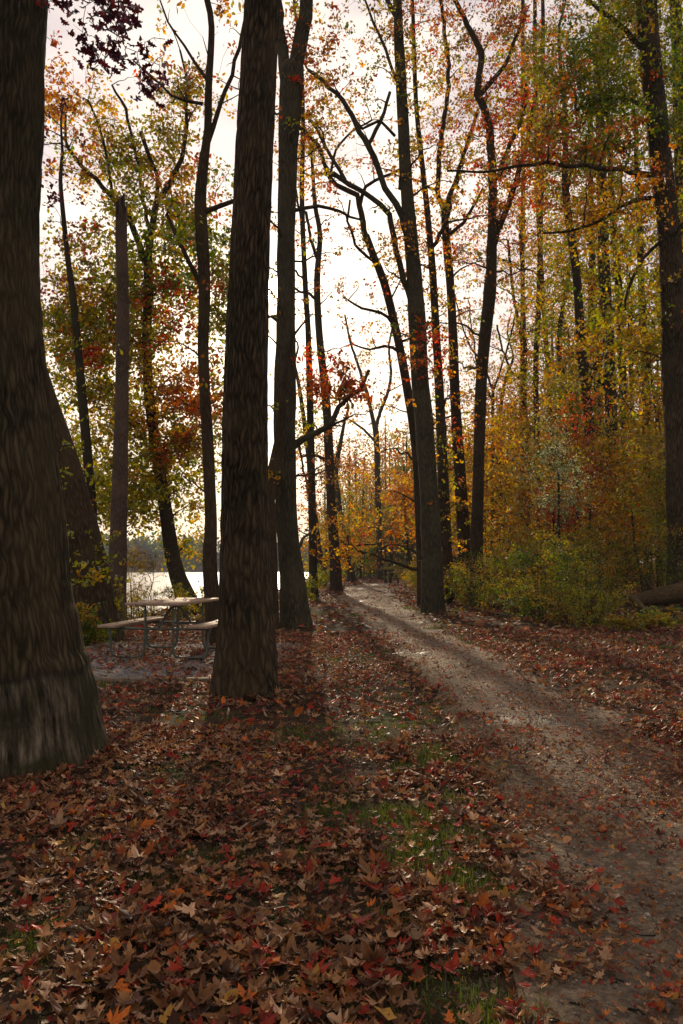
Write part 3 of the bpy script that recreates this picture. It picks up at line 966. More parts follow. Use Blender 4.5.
tree('path_tree', 'trunk leaning left behind the stout grey trunk, with long bare arms crossing the sky',
     [(423, 600, 11), (420, 520, 10), (416, 450, 9.5), (406, 380, 9), (396, 330, 8.5), (384, 282, 8), (374, 258, 7.5), (366, 236, 7)],
     25.5, bark_brown, flare=.3, segs=14, auto=(80, 1.2, ['gold', 'orange', 'rust', 'bare', 'bare'], 11), seed=17, top=0,
     limbs=[[(367, 240, 6), (361, 215, 6), (357, 196, 5.5), (345, 190, 5), (330, 178, 4.5), (318, 145, 4), (298, 128, 3.5), (285, 130, 2.5)],
            [(360, 205, 4), (366, 187, 3.5), (383, 177, 3), (398, 170, 2.5), (412, 165, 2)],
            [(374, 262, 3), (360, 250, 3), (348, 222, 2.5), (350, 200, 2)],
            [(330, 178, 3), (336, 150, 2.5), (352, 132, 2), (372, 120, 2)],
            [(394, 325, 3.5), (380, 312, 3), (362, 308, 2.5), (348, 300, 2)],
            [(400, 352, 3.5), (385, 345, 3), (370, 350, 2), (352, 344, 1.8)]],
     blobs=[(310, 165, 26, 40, 12, 'orange', 0), (340, 190, 40, 60, 10, 'bare', 0), (350, 260, 30, 40, 10, 'bare', 0), (360, 320, 26, 30, 9, 'bare', 0), (405, 470, 20, 30, 14, 'orange', 3), (310, 110, 26, 30, 7, 'gold', 0)], per=16, sig=.3, lsize=.09)
tree('path_tree', 'dark trunk third in the cluster, with a short broken stub and a high fork',
     [(466, 590, 15), (464, 540, 13.5), (461, 490, 12.5), (455, 400, 10), (453, 340, 9), (451, 290, 8.5), (446, 235, 8), (444, 205, 7)],
     30, bark_brown, flare=.3, segs=14, auto=(80, 1.3, ['gold', 'orange', 'rust', 'yellow'], 14), seed=18, top=0,
     limbs=[[(444, 212, 5), (438, 190, 5), (441, 140, 5), (447, 100, 4.5), (448, 60, 4), (444, 30, 4), (441, 0, 3.5), (436, -40, 3)],
            [(444, 212, 5), (450, 195, 5), (458, 175, 4.5), (470, 135, 4), (478, 110, 3)],
            [(446, 234, 4), (453, 231, 4), (463, 223, 3.5), (474, 205, 3), (482, 190, 2.5)],
            [(451, 260, 4), (455, 257, 3.5), (457, 256, 3)]],
     blobs=[(455, 130, 28, 50, 22, 'gold', 0), (450, 480, 14, 50, 12, 'gold', 0), (462, 50, 26, 50, 14, 'brown', 0), (455, 380, 12, 50, 10, 'yellow', 0), (448, -60, 60, 50, 20, 'gold', 0)], per=20, sig=.32, lsize=.11)
tree('path_tree', 'curving dark trunk that forks into three at mid height, at the cluster right end',
     [(478, 592, 15), (477, 560, 12.5), (477, 520, 12), (479, 450, 11), (481, 390, 11.5), (485, 340, 12), (490, 290, 13), (491, 270, 11), (492, 225, 9.5)],
     26.5, bark_brown, flare=.3, segs=16, auto=(110, 1.2, ['gold', 'orange', 'rust', 'red', 'olive'], 16), seed=19, top=0,
     limbs=[[(492, 232, 9), (492, 180, 8.5), (490, 135, 8), (484, 110, 7.5), (477, 94, 7), (480, 70, 6.5), (481, 52, 6.5), (474, 38, 5.5), (464, 18, 5), (455, 0, 4.5), (446, -30, 4)],
            [(478, 98, 5), (486, 88, 5), (497, 76, 4.5), (505, 66, 4), (516, 40, 3.5), (526, 10, 3)],
            [(491, 262, 6), (498, 230, 6.5), (506, 210, 6), (516, 180, 5.5), (524, 155, 5), (529, 130, 4), (536, 90, 3)],
            [(492, 185, 5), (499, 172, 5), (508, 150, 4.5), (516, 130, 4.5), (523, 115, 4), (526, 85, 3)]],
     blobs=[(515, 90, 34, 50, 36, 'rust', 0), (505, 30, 30, 36, 20, 'brown', 0), (525, 160, 26, 40, 24, 'orange', 0), (490, 410, 18, 50, 12, 'orange', 0), (515, 130, 40, 50, 10, 'red', -1), (500, -60, 80, 60, 30, 'brown', 0), (505, 210, 16, 30, 8, 'gold', 0)],
     per=24, sig=.34, lsize=.10)

# right hand wood
tree('tall_tree', 'big dark leaning tree at the right edge with two long bare lower arms',
     [(684, 606, 30), (683, 560, 28), (681, 500, 27), (679, 430, 26), (676, 360, 25), (672, 300, 23), (669, 240, 21), (662, 180, 21), (657, 120, 21), (651, 60, 20.5), (647, 0, 20)],
     20, bark_tall, flare=.35, segs=26, step=.15, auto=(60, 1.2, ['gold', 'olive', 'rust', 'yellowgreen'], 22), seed=20, top=6,
     limbs=[{'p': [(660, 184, 6), (647, 176, 6), (630, 172, 5.5), (611, 169, 5), (585, 166, 4.5), (564, 165, 4), (547, 162, 3.5), (520, 166, 3), (493, 171, 2.5), (447, 171, 2)], 'dy': -1},
            {'p': [(668, 208, 5), (655, 200, 5), (643, 199, 4.5), (632, 202, 4), (618, 208, 4), (605, 218, 3.5), (593, 224, 3), (570, 231, 2.5), (543, 233, 2)], 'dy': -.6},
            [(657, 110, 5), (630, 100, 4), (600, 100, 3.5), (575, 110, 3)],
            [(652, 60, 6), (625, 30, 5), (595, 5, 4), (570, -20, 3)],
            [(672, 300, 5), (690, 260, 5), (710, 220, 4), (730, 180, 3)],
            [(669, 235, 4), (640, 262, 3), (628, 290, 3), (625, 310, 2)]],
     blobs=[(600, 40, 55, 45, 60, 'olive', 0), (600, 110, 50, 40, 55, 'green', 0), (560, 80, 40, 50, 40, 'olive', 0), (580, 150, 70, 50, 40, 'rust', 0), (660, 60, 30, 60, 30, 'green', 1.2), (670, 150, 26, 60, 24, 'olive', 1.2),
            (630, 20, 50, 36, 40, 'yellowgreen', 1.5), (640, 330, 40, 50, 52, 'yellowgreen', .8), (650, 260, 36, 40, 24, 'yellowgreen', 1.5), (610, 220, 50, 40, 34, 'gold', 0), (660, 400, 30, 50, 34, 'gold', 1.2), (640, -80, 160, 70, 60, 'olive', 1), (760, 150, 80, 120, 60, 'olive', 0), (550, 150, 50, 50, 10, 'red', 0)],
     per=30, sig=.32, lsize=.095)
tree('tall_tree', 'partly seen trunk in the top right corner beside the big leaning tree',
     [(700, 608, 20), (694, 500, 17), (688, 350, 15), (683, 200, 13), (679, 100, 12), (675, 0, 11)], 24, bark_grey, flare=.3, segs=16, seed=21, top=5,
     blobs=[(670, 110, 34, 70, 30, 'green', 0), (690, 300, 30, 60, 30, 'olive', 0), (680, 480, 26, 50, 30, 'yellowgreen', 0)], per=26, sig=.35, lsize=.1)

WOOD = [
 ('ivy darkened trunk left of centre in the right wood, curving as it rises', [(600, 592, 9), (596, 540, 8), (593, 511, 8), (589, 422, 8), (582, 351, 7.5), (577, 280, 7), (570, 231, 6.5), (565, 185, 5.5), (566, 120, 4), (560, 60, 3)], 30, 'olive', [(585, 400, 16, 60, 20), (570, 250, 26, 50, 24), (565, 140, 26, 60, 24)]),
 ('pale brown trunk in the right wood, first of the pair under the yellow leaves', [(602, 580, 6), (600, 480, 5.5), (597, 380, 5.5), (593, 280, 5), (591, 200, 4.5), (590, 120, 4)], 38, 'gold', [(600, 200, 22, 60, 22), (592, 330, 18, 50, 14)]),
 ('widest of the middle trunks in the right wood, seen dark against the leaves', [(615, 585, 11), (613, 480, 10), (611, 422, 9.5), (609, 351, 9), (605, 280, 9), (602, 200, 8), (600, 120, 7), (597, 40, 6)], 33, 'olive', [(612, 130, 24, 60, 26), (605, 300, 22, 60, 20), (620, 40, 26, 50, 20)]),
 ('slim trunk in the right wood just right of the widest middle trunk', [(630, 585, 7), (627, 500, 6.5), (625, 422, 6.5), (621, 351, 6), (618, 280, 6), (612, 200, 5), (608, 120, 4)], 34, 'yellow', [(628, 250, 22, 60, 26), (625, 420, 20, 50, 18)]),
 ('slim dark trunk in the right wood nearest to the big leaning tree', [(648, 590, 7.5), (647, 480, 7), (646, 405, 6.5), (643, 316, 6), (640, 240, 5), (636, 160, 4)], 31, 'yellowgreen', [(645, 440, 20, 50, 26), (640, 200, 24, 60, 20)]),
 ('spindly trunk with a narrow V fork against the open sky, right of the curving trunk', [(527, 578, 6), (526, 480, 5.5), (524, 400, 5), (524, 344, 5)], 42, 'gold', [(530, 440, 22, 50, 22), (505, 400, 22, 40, 20)]),
 ('spindly trunk in the right wood with orange leaves, at the edge of the open sky', [(540, 578, 5.5), (538, 480, 5), (536, 369, 4.5), (538, 316, 4.5), (541, 220, 4), (543, 120, 3.5), (543, 10, 3)], 40, 'orange', [(545, 250, 26, 60, 34), (545, 400, 26, 50, 26), (543, 100, 22, 60, 16)]),
 ('thin crooked stem bending through the middle of the right wood', [(580, 575, 5), (577, 480, 4.5), (574, 420, 4.5), (564, 380, 4.5), (559, 350, 4), (561, 320, 3.5), (566, 290, 3)], 36, 'olive', [(565, 400, 24, 50, 26), (560, 300, 24, 40, 20)]),
 ('thin straight pole rising behind the red leaves of the curving trunk', [(521, 578, 4), (522, 400, 4), (523, 250, 3.5), (523, 120, 3.2), (523, 0, 3)], 48, 'rust', [(520, 430, 20, 40, 16), (524, 60, 18, 60, 12)]),
 ('thin pole between the curving trunk and the big leaning tree, with brown leaves high up', [(556, 578, 4.5), (550, 400, 4), (540, 250, 3.8), (536, 120, 3.5), (535, 0, 3)], 45, 'brown', [(540, 60, 26, 60, 26), (556, 200, 26, 50, 24)]),
 ('slight stem behind the dark third trunk, carrying golden leaves above the shrubs', [(500, 580, 4), (498, 480, 3.5), (500, 420, 3), (505, 380, 2.5)], 44, 'orange', [(505, 430, 26, 40, 40), (500, 490, 26, 34, 34)]),
 ('slight stem with yellow leaves rising just beyond the fallen log', [(660, 585, 5), (658, 520, 4.5), (660, 460, 4), (655, 400, 3)], 27, 'yellow', [(655, 480, 26, 40, 34), (640, 530, 26, 30, 26)]),
]
for q, (lab, tr_, Y, pl, bl) in enumerate(WOOD):
    lm = []
    if 'V fork' in lab:
        lm = [[(524, 350, 4), (519, 325, 3.5), (514, 300, 3.2), (511, 275, 3), (508, 240, 2.5)], [(524, 350, 4), (524, 320, 3.5), (523, 285, 3.2), (521, 250, 3), (519, 215, 2.5)],
              [(524, 380, 3), (512, 372, 2.5), (503, 350, 2), (497, 325, 2)]]
    tree('wood_tree', lab, [(a_, b_, c_ * 1.25) for a_, b_, c_ in tr_], Y, bark_thin, auto=(75, 2.1, [pl, pl, 'gold', 'olive', 'yellow', 'rust'], 30), flare=.3, segs=9, seed=40 + q, top=0 if lm else 4, limbs=lm,
         blobs=[(b[0], b[1], b[2], b[3], b[4], pl, .9 + (k - 1) * .5) for k, b in enumerate(bl)], per=26, sig=.45, lsize=.12, group='thin trees of the right hand wood')

# small bare saplings showing in the open gap of sky
for q, (lab, tr_, ext) in enumerate([
    ('bare twiggy sapling spreading like a broom in the open sky gap', [(492, 560, 4), (493, 450, 3.5), (493, 385, 3)], [[(493, 390, 2.5), (482, 362, 2), (470, 345, 2), (462, 325, 1.5), (455, 295, 1.5)], [(493, 392, 2.5), (502, 365, 2), (511, 335, 2), (516, 310, 1.5)], [(493, 400, 2.5), (480, 375, 2), (472, 330, 1.5), (468, 300, 1.2)]]),
]):
    tree('bare_sapling', lab, tr_, 38, bark_thin, flare=.2, segs=7, seed=70 + q, top=0, limbs=ext, blobs=[(485, 330, 30, 40, 26, 'bare', 0)], group='bare saplings', cthick=1.2)

# understorey: small trees with coloured leaves
UNDER = [
 ('young tree with grey green glinting leaves in the middle of the right hand thicket', (560, 615), 22, 'silver', [(558, 470, 26, 34, 60)], .05),
 ('small red leaved sapling low in the right hand thicket', (556, 600), 27, 'red', [(553, 505, 18, 26, 26)], .08),
 ('orange leaved young tree behind the curving trunk', (505, 592), 33, 'gold', [(500, 470, 30, 40, 50), (515, 420, 26, 30, 30)], .1),
 ('amber leaved young tree at the far right of the thicket', (640, 600), 24, 'gold', [(630, 500, 34, 46, 60), (615, 450, 26, 34, 30)], .08),
 ('orange leaved young tree leaning over the far end of the path', (408, 582), 55, 'orange', [(404, 495, 20, 18, 26), (414, 525, 8, 20, 10)], .16),
 ('yellow and orange young tree left of the far dark table', (348, 583), 64, 'yellow', [(348, 535, 26, 18, 34), (340, 555, 10, 14, 8)], .16),
 ('brown and green young tree between the thicket and the widest wood trunk', (590, 600), 26, 'rust', [(590, 470, 30, 50, 60)], .08),
 ('golden young tree beside the trunk with the broken stub', (520, 596), 30, 'gold', [(530, 500, 30, 40, 60), (500, 530, 20, 20, 20)], .09),
 ('olive leaved young tree beyond the fallen log at the photo right edge', (676, 612), 21, 'olive', [(668, 500, 30, 50, 60)], .07),
]
for q, (lab, (bx_, by_), Y, pl, bl, ls) in enumerate(UNDER):
    top_ = (bl[0][0], bl[0][1])
    tree('young_tree', lab, [(bx_, by_, 3.5), ((bx_ * 2 + top_[0]) / 3 + 2, (by_ * 2 + top_[1]) / 3, 3), ((bx_ + top_[0]) / 2, (by_ + top_[1]) / 2, 2.6), (top_[0], top_[1], 2)], Y, bark_thin, flare=.2, segs=7,
         seed=80 + q, top=0, blobs=[(*b, pl, 0) for b in bl], per=30, sig=.3 * Y / 25, lsize=ls, cthick=.7 * Y / 25, group='young trees of the understorey', tmpl=T_simple)

# ------------------------------------------------------------------ shrubs
def shrub(name, label, px, Y, wid, hgt, pl, n, per=34, lsize=.045, seed=0, group='shrubs along the path', pl2=None, tm=T_narrow):
    r_ = np.random.default_rng(3000 + seed)
    X = P(px, 560, Y)[0][0]
    gb = gz(X, Y)
    base = (X, Y, gb)
    root = empty(name, base)
    tag(root, label, 'shrub', group)
    st, lf = Acc(), Acc()
    nodes = []
    for k in range(max(5, n // 6)):
        a = r_.uniform(0, 6.28)
        q = r_.uniform(.2, 1)
        tip = np.array([X + math.cos(a) * wid * .5 * q, Y + math.sin(a) * wid * .5 * q, gb + hgt * r_.uniform(.55, 1.0)])
        b0 = np.array([X + math.cos(a) * .12 * wid, Y + math.sin(a) * .12 * wid, gb - .05])
        mid = (b0 + tip) / 2 + np.array([0, 0, .15 * hgt]) + r_.normal(0, .06 * hgt, 3)
        rows = resample([[*b0, .011], [*mid, .008], [*tip, .003]], .15)
        nodes.append(rows[1:])
        V, F, F3, uv = tube(rows, 5, 0, None, False)
        st.add(V, [F], uv)
    nodes = np.vstack(nodes)
    for k in range(n):
        u = r_.normal(size=3)
        u /= np.linalg.norm(u)
        u *= r_.uniform(.2, 1) ** .4
        tg = np.array([X, Y, gb + hgt * .52]) + u * np.array([wid * .55, wid * .5, hgt * .5])
        br = grow(tg, nodes, r_, .5)
        if br is None:
            continue
        V, F, F3, uv = tube(br, 3, 0, None, False)
        st.add(V, [F], uv)
        m_ = max(4, int(per * r_.uniform(.5, 1.4)))
        ps = clumps(lf, st, br, m_, .15 * (hgt / 1.5) ** .5, .05 * (hgt / 1.5) ** .5, r_, .003)
        ps[:, 2] = np.maximum(ps[:, 2], gb + .04)
        p_ = pl2 if (pl2 and r_.random() < .3) else pl
        scatter(lf, tm, ps, lsize * r_.uniform(.6, 1.4, m_), rot_rand(m_, r_), pal(p_, m_, r_) * r_.uniform(.75, 1.2))
    st.build('stem', bark_thin, root, base)
    lf.build('foliage', M_leaf, root, base, smooth=False)
    return root

SH = [
 # px, Y, width, height, palette, n, label
 (458, 27.5, 1.6, 1.3, 'olive', 34, 'low olive shrub at the foot of the path side trunks, first of the thicket'),
 (486, 24.5, 2.0, 1.6, 'green', 46, 'rounded green shrub in front of the curving trunk'),
 (512, 21.5, 2.0, 1.7, 'olive', 56, 'dense shrub of the thicket between the curving trunk and the red sapling'),
 (545, 18.5, 2.0, 1.7, 'green', 64, 'dense green shrub at the middle of the thicket, nearest to the leaf covered verge'),
 (578, 17.0, 1.7, 1.5, 'olive', 60, 'shrub with pale glinting leaf tips, left of the leaning broken limb'),
 (588, 16.4, 1.0, .75, 'yellowgreen', 32, 'yellowish shrub right in front of the leaning broken limb'),
 (560, 22.5, 2.4, 2.2, 'olive', 70, 'tall shrub in the second row under the grey green young tree'),
 (604, 22.2, 2.0, 2.0, 'green', 66, 'tall dark green shrub behind the fallen log left end'),
 (655, 22.5, 2.2, 2.1, 'olive', 60, 'tall shrub behind the middle of the fallen log'),
 (530, 27, 2.6, 2.4, 'gold', 60, 'brownish shrub in the second row behind the rounded green one'),
 (480, 30, 2.2, 1.8, 'olive', 44, 'dark shrub between the feet of the two rightmost cluster trunks'),
 (678, 15.6, 1.2, .28, 'green', 24, 'low green plants in front of the fallen log at the right edge'),
 (640, 15.2, 1.1, .26, 'olive', 20, 'low patchy plants between the yellowish shrub and the log front'),
 (425, 36, 1.4, 1.2, 'yellowgreen', 26, 'yellow green bush beyond the stout grey trunk by the path'),
 (417, 48, 1.4, 1.4, 'yellow', 26, 'yellow bush right of the far dark table'),
 (596, 27, 2.6, 2.8, 'rust', 56, 'brown leaved tall shrub deep inside the thicket'),
 (700, 19.5, 2.0, 1.9, 'green', 50, 'green shrub cut off by the right edge beside the big leaning tree'),
 (315, 41, 1.6, 1.3, 'yellowgreen', 24, 'yellow green bush between the slender trunks left of the path bend'),
 (301, 30, 1.2, .9, 'yellowgreen', 20, 'small bush at the lake side of the grey forked trunk'),
 (326, 52, 2.2, 1.9, 'green', 24, 'green bush filling the gap behind the brown slender trunk'),
 (160, 20.5, 2.0, .75, 'yellowgreen', 36, 'low bank bush seen through the legs of the picnic table'),
 (200, 19.5, 1.8, .7, 'olive', 30, 'low bank bush seen under the right bench'),
 (135, 19.0, 1.2, 1.6, 'yellow', 34, 'golden leaved bush rising left of the table top against the lake'),
 (100, 16.0, 1.4, .9, 'olive', 36, 'dark bush between the leaning trunk and the left bench'),
 (80, 13.2, .8, .6, 'green', 26, 'small green plant at the foot of the leaning trunk beside the oak'),
 (235, 21, 1.6, .8, 'olive', 24, 'low bush hidden mostly by the tall dark trunk'),
 (396, 74, 2.4, 1.3, 'olive', 24, 'dull green bush behind the far dark table'),
 (362, 88, 6, 3.6, 'green', 44, 'broad dark evergreen bush closing the view at the end of the path'),
]
for q, (px, Y, wd, hg, pl, n, lab) in enumerate(SH):
    big = Y / 20
    shrub('shrub', lab, px, Y, wd * 1.1, hg * 1.08, pl, int(n * 1.35), 70, .05 * max(1, big ** .8), q, pl2='gold' if pl in ('olive', 'green') else 'olive', tm=T_narrow if q % 3 else T_simple)

# ------------------------------------------------------------------ far wood and far shore (uncountable masses)
r_ = np.random.default_rng(55)
ac = Acc()
for k in range(210):
    Y = r_.uniform(42, 135)
    lo = 6.5 if Y < 60 else 7.5
    X = r_.uniform(lo + .0 * Y, lo + .42 * Y + 6) if k % 3 else r_.uniform(-.5, 16) if Y > 86 else r_.uniform(9, 30)
    gb = gz(X, Y)
    H = r_.uniform(12, 24)
    pxx = 341 + X / Y * 797
    if pxx < 535:
        H = min(H, (567 - r_.uniform(375, 440)) / 797 * Y)
    rr = r_.uniform(.06, .2)
    dx, dy = r_.normal(0, .5, 2)
    rows = resample([[X, Y, gb - .2, rr], [X + dx * .3, Y + dy * .3, gb + H * .4, rr * .8], [X + dx, Y + dy, gb + H, rr * .3]], 1.2)
    V, F, F3, uv = tube(rows, 7, k, None, False)
    ac.add(V, [F], uv, None, 1)
    pl = ['gold', 'olive', 'rust', 'yellowgreen', 'brown', 'green', 'orange'][k % 7]
    for j in range(15):
        c = np.array([X + dx * .5 + r_.normal(0, 1.5), Y + r_.normal(0, 1.5), gb + H * r_.uniform(.12, 1.0)])
        V, F, F3, uv = tube(resample([[*rows[min(len(rows) - 1, int(len(rows) * (c[2] - gb) / H * .8)), :3], .04], [*c, .01]], 1.0), 3, 0, None, False)
        ac.add(V, [F], uv, None, 1)
        n = int(r_.uniform(30, 60))
        ps = c + r_.normal(0, 1.0, (n, 3))
        sub = c + r_.normal(0, .9, (7, 3))
        ps = sub[r_.integers(0, 7, n)] + r_.normal(0, .28, (n, 3))
        scatter(ac, T_simple, ps, .22 * (Y / 60) ** .5 * r_.uniform(.7, 1.4, n), rot_rand(n, r_), pal(FAMILY[pl][j % len(FAMILY[pl])] if j % 3 == 0 else pl, n, r_) * r_.uniform(.7, 1.2), 0)
for k in range(70):       # dim trees closing the end of the path
    Y = r_.uniform(84, 135)
    X = r_.uniform(-2.6, 15)
    gb = gz(X, Y)
    H = min(r_.uniform(8, 22), (567 - r_.uniform(400, 500)) / 797 * Y)
    rows = resample([[X, Y, gb - .2, .16], [X + r_.normal(0, .3), Y, gb + H, .05]], 1.5)
    V, F, F3, uv = tube(rows, 6, k, None, False)
    ac.add(V, [F], uv, None, 1)
    pl = ['green', 'rust', 'green', 'gold', 'olive'][k % 5]
    for j in range(9):
        c = np.array([X + r_.normal(0, 1.4), Y + r_.normal(0, 1.2), gb + H * r_.uniform(.08, .95)])
        n = 60
        scatter(ac, T_simple, c + r_.normal(0, .9, (n, 3)), .26 * r_.uniform(.7, 1.4, n), rot_rand(n, r_), pal(pl, n, r_) * (.55 if pl == 'green' else .8), 0)
for k in range(210):      # low growth on the wood floor
    Y = r_.uniform(34, 120)
    X = r_.uniform(max(5.5, 3.5 + (Y - 60) * .1), 7 + .45 * Y) if k % 3 else (r_.uniform(-2.5, 14) if Y > 84 else r_.uniform(9, 7 + .45 * Y))
    gb = gz(X, Y)
    n = 90
    ps = np.array([X, Y, gb + .8]) + r_.normal(0, 1, (n, 3)) * np.array([1.1, 1.1, .7])
    ps[:, 2] = np.maximum(ps[:, 2], gb + .05)
    scatter(ac, T_simple, ps, .15 * (Y / 60) ** .5 * r_.uniform(.7, 1.4, n), rot_rand(n, r_), pal(['olive', 'green', 'brown', 'gold'][k % 4], n, r_) * .75, 0)
o = ac.build('far_woods', [M_leaf, bark_thin], smooth=False)
tag(o, 'deep autumn wood of thin stems and brown and olive leaves beyond the thicket', 'woods', kind='stuff')

ac = Acc()
for k in range(330):      # the wooded shore across the lake
    X = -330 + 345 * (k / 330) + r_.normal(0, 2)
    Y = 415 + r_.uniform(0, 45)
    H = r_.uniform(10, 17) * (.8 + .5 * vnoise(np.array([X * .02]), np.array([1.0]), 9)[0])
    rows = [[X, Y, -.5, .35], [X, Y, H * .7, .15]]
    V, F, F3, uv = tube(resample(rows, 4), 5, 0, None, False)
    ac.add(V, [F], uv, None, 1)
    n = 120
    u = r_.normal(size=(n, 3))
    u /= np.linalg.norm(u, axis=1)[:, None]
    ps = np.array([X, Y, -.3 + H * .5]) + u * np.array([4.2, 4, H * .56]) * r_.uniform(.5, 1, (n, 1))
    scatter(ac, T_simple, ps, r_.uniform(1.6, 3.0, n), rot_rand(n, r_), pal(['green', 'olive', 'green', 'green'][k % 4], n, r_) * .6, 0)
o = ac.build('far_shore_woods', [M_leaf, bark_thin], smooth=False)
tag(o, 'hazy blue grey wooded shore across the lake', 'woods', kind='stuff')

# ------------------------------------------------------------------ picnic table
def box(ac, c, s, rot=None, mi=0, bev=.006, seed=0):
    """bevelled box centred at c with size s, optional 3x3 rotation"""
    c, s = np.array(c, float), np.array(s, float) / 2
    b = min(bev, s.min() * .4)
    V, F4, F3 = [], [], []
    idx = {}
    for sx in (-1, 1):
        for sy in (-1, 1):
            for sz in (-1, 1):
                sg = np.array([sx, sy, sz])
                for ax in range(3):
                    p = s.copy()
                    for q in range(3):
                        if q != ax:
                            p[q] -= b
                    idx[(sx, sy, sz, ax)] = len(V)
                    V.append(p * sg)
    def face(ids):
        pts = np.array([V[i] for i in ids])
        n = np.cross(pts[1] - pts[0], pts[2] - pts[1])
        if n.dot(pts.mean(0)) < 0:
            ids = ids[::-1]
        (F4 if len(ids) == 4 else F3).append(ids)
    for ax in range(3):
        o1, o2 = [q for q in range(3) if q != ax]
        for sg in (-1, 1):
            ids = []
            for a, bb in ((-1, -1), (1, -1), (1, 1), (-1, 1)):
                k = [0, 0, 0]
                k[ax], k[o1], k[o2] = sg, a, bb
                ids.append(idx[(*k, ax)])
            face(ids)
        for a in (-1, 1):
            for bb in (-1, 1):
                k1, k2 = [0, 0, 0], [0, 0, 0]
                k1[o1], k1[o2], k1[ax] = a, bb, -1
                k2[o1], k2[o2], k2[ax] = a, bb, 1
                face([idx[(*k1, o1)], idx[(*k2, o1)], idx[(*k2, o2)], idx[(*k1, o2)]])
    for sx in (-1, 1):
        for sy in (-1, 1):
            for sz in (-1, 1):
                face([idx[(sx, sy, sz, q)] for q in range(3)])
    V = np.array(V)
    if rot is not None:
        V = V @ np.array(rot).T
    ac.add(V + c, [np.array(F4), np.array(F3)], None, None, mi)

TC = np.array([-2.40, 11.60])
tz = gz(*TC) + .03
def local_thing(name, x, y, z, rz):
    o = empty(name, (x, y, z))
    o.rotation_euler = (0, 0, rz)
    return o
def lbuild(ac, name, m, parent, smooth=False):
    """mesh whose coordinates are local to its parent"""
    o = ac.build(name, m, None, (0, 0, 0), smooth)
    o.parent = parent
    return o
def picnic_table(x, y, z, rz, label, ln=1.86):
    t_ = local_thing('picnic_table', x, y, z, rz)
    tag(t_, label, 'table')
    a = Acc()
    for k in range(5):
        box(a, (-.304 + k * .152, .004 * ((k * 7) % 3 - 1), .745), (.143, ln, .038))
    lbuild(a, 'table_top', M_board, t_)
    for s in (-1, 1):
        a = Acc()
        for k in (-1, 1):
            box(a, (s * .63 + k * .066, 0, .445), (.125, ln, .038))
        lbuild(a, 'seat', M_board, t_)
    for e in (-1, 1):
        yb = e * (ln / 2 - .28)
        for s in (-1, 1):
            a = Acc()
            rows = [(s * .72, .42), (s * .70, .34), (s * .68, .10), (s * .655, .045), (s * .60, .022), (s * .30, .022), (s * .235, .05), (s * .21, .11), (s * .20, .35), (s * .20, .70), (s * .26, .722), (s * .34, .722)]
            V, F, F3, uv = tube(resample([[p, yb, q, .018] for p, q in rows], .035), 10)
            a.add(V, [F, F3], uv)
            V, F, F3, uv = tube(np.array([[s * .20, yb, .40, .018], [s * .45, yb, .405, .018], [s * .74, yb, .405, .018]]), 8)
            a.add(V, [F, F3], uv)
            lbuild(a, 'leg', M_tube, t_, True)
        a = Acc()
        V, F, F3, uv = tube(np.array([[-.20, yb, .40, .018], [0, yb, .40, .018], [.20, yb, .40, .018]]), 8)
        a.add(V, [F, F3], uv)
        V, F, F3, uv = tube(np.array([[0, yb, .42, .015], [0, yb * .5, .60, .015], [0, yb * .06, .715, .015]]), 8)
        a.add(V, [F, F3], uv)
        lbuild(a, 'brace', M_tube, t_, True)
    return t_
picnic_table(TC[0], TC[1], tz, R(-8), 'weathered board picnic table on green grey bent steel legs on a gravel pad')

# timbers round the pad
def timber(label, a0, b0, a1, b1):
    x0, y0 = pad_pt(a0, b0)
    x1, y1 = pad_pt(a1, b1)
    L = math.hypot(x1 - x0, y1 - y0)
    cx, cy = (x0 + x1) / 2, (y0 + y1) / 2
    zs = (gz(x0, y0) + gz(x1, y1)) / 2
    ac = Acc()
    box(ac, (0, 0, 0), (.13, L, .15), None, 0, .015)
    o = ac.build('border_timber', M_timber, None, (0, 0, 0), False)
    o.location = (cx, cy, zs - .045)
    o.rotation_euler = (0, 0, math.atan2(y1 - y0, x1 - x0) - math.pi / 2)
    tag(o, label, 'timber', 'timbers edging the gravel pad')
timber('grey border timber along the front of the gravel pad, half buried in leaves', -1.6, -2.32, 1.6, -2.32)
timber('grey border timber along the back of the gravel pad, on the lake side', -1.6, 2.32, 1.6, 2.32)
timber('border timber on the oak side of the gravel pad, passing left of the bench', -1.62, -2.24, -1.62, 2.24)
timber('border timber end showing on the right of the tall dark trunk', 1.62, -2.24, 1.62, 2.24)

# far table and bench at the path end
def far_table():
    Y = 63
    X = P(387.5, 570, Y)[0][0]
    z = gz(X, Y)
    t_ = local_thing('park_table', X, Y, z, R(6))
    tag(t_, 'small dark wooden table on two thick posts beside the far end of the path', 'table')
    a = Acc()
    box(a, (0, 0, 1.02), (1.0, .7, .09))
    lbuild(a, 'table_top', M_darkwood, t_)
    for s in (-.16, .22):
        a = Acc()
        box(a, (s, 0, .485), (.17, .4, .97))
        lbuild(a, 'leg', M_darkwood, t_)
    X2 = P(403, 575, 64)[0][0]
    t2 = local_thing('low_bench', X2, 64, gz(X2, 64), R(-14))
    tag(t2, 'low dark backless bench right of the small far table', 'bench')
    a = Acc()
    box(a, (0, 0, .36), (1.1, .3, .08))
    lbuild(a, 'seat', M_darkwood, t2)
    for s in (-.4, .4):
        a = Acc()
        box(a, (s, 0, .158), (.12, .26, .316))
        lbuild(a, 'leg', M_darkwood, t2)
far_table()

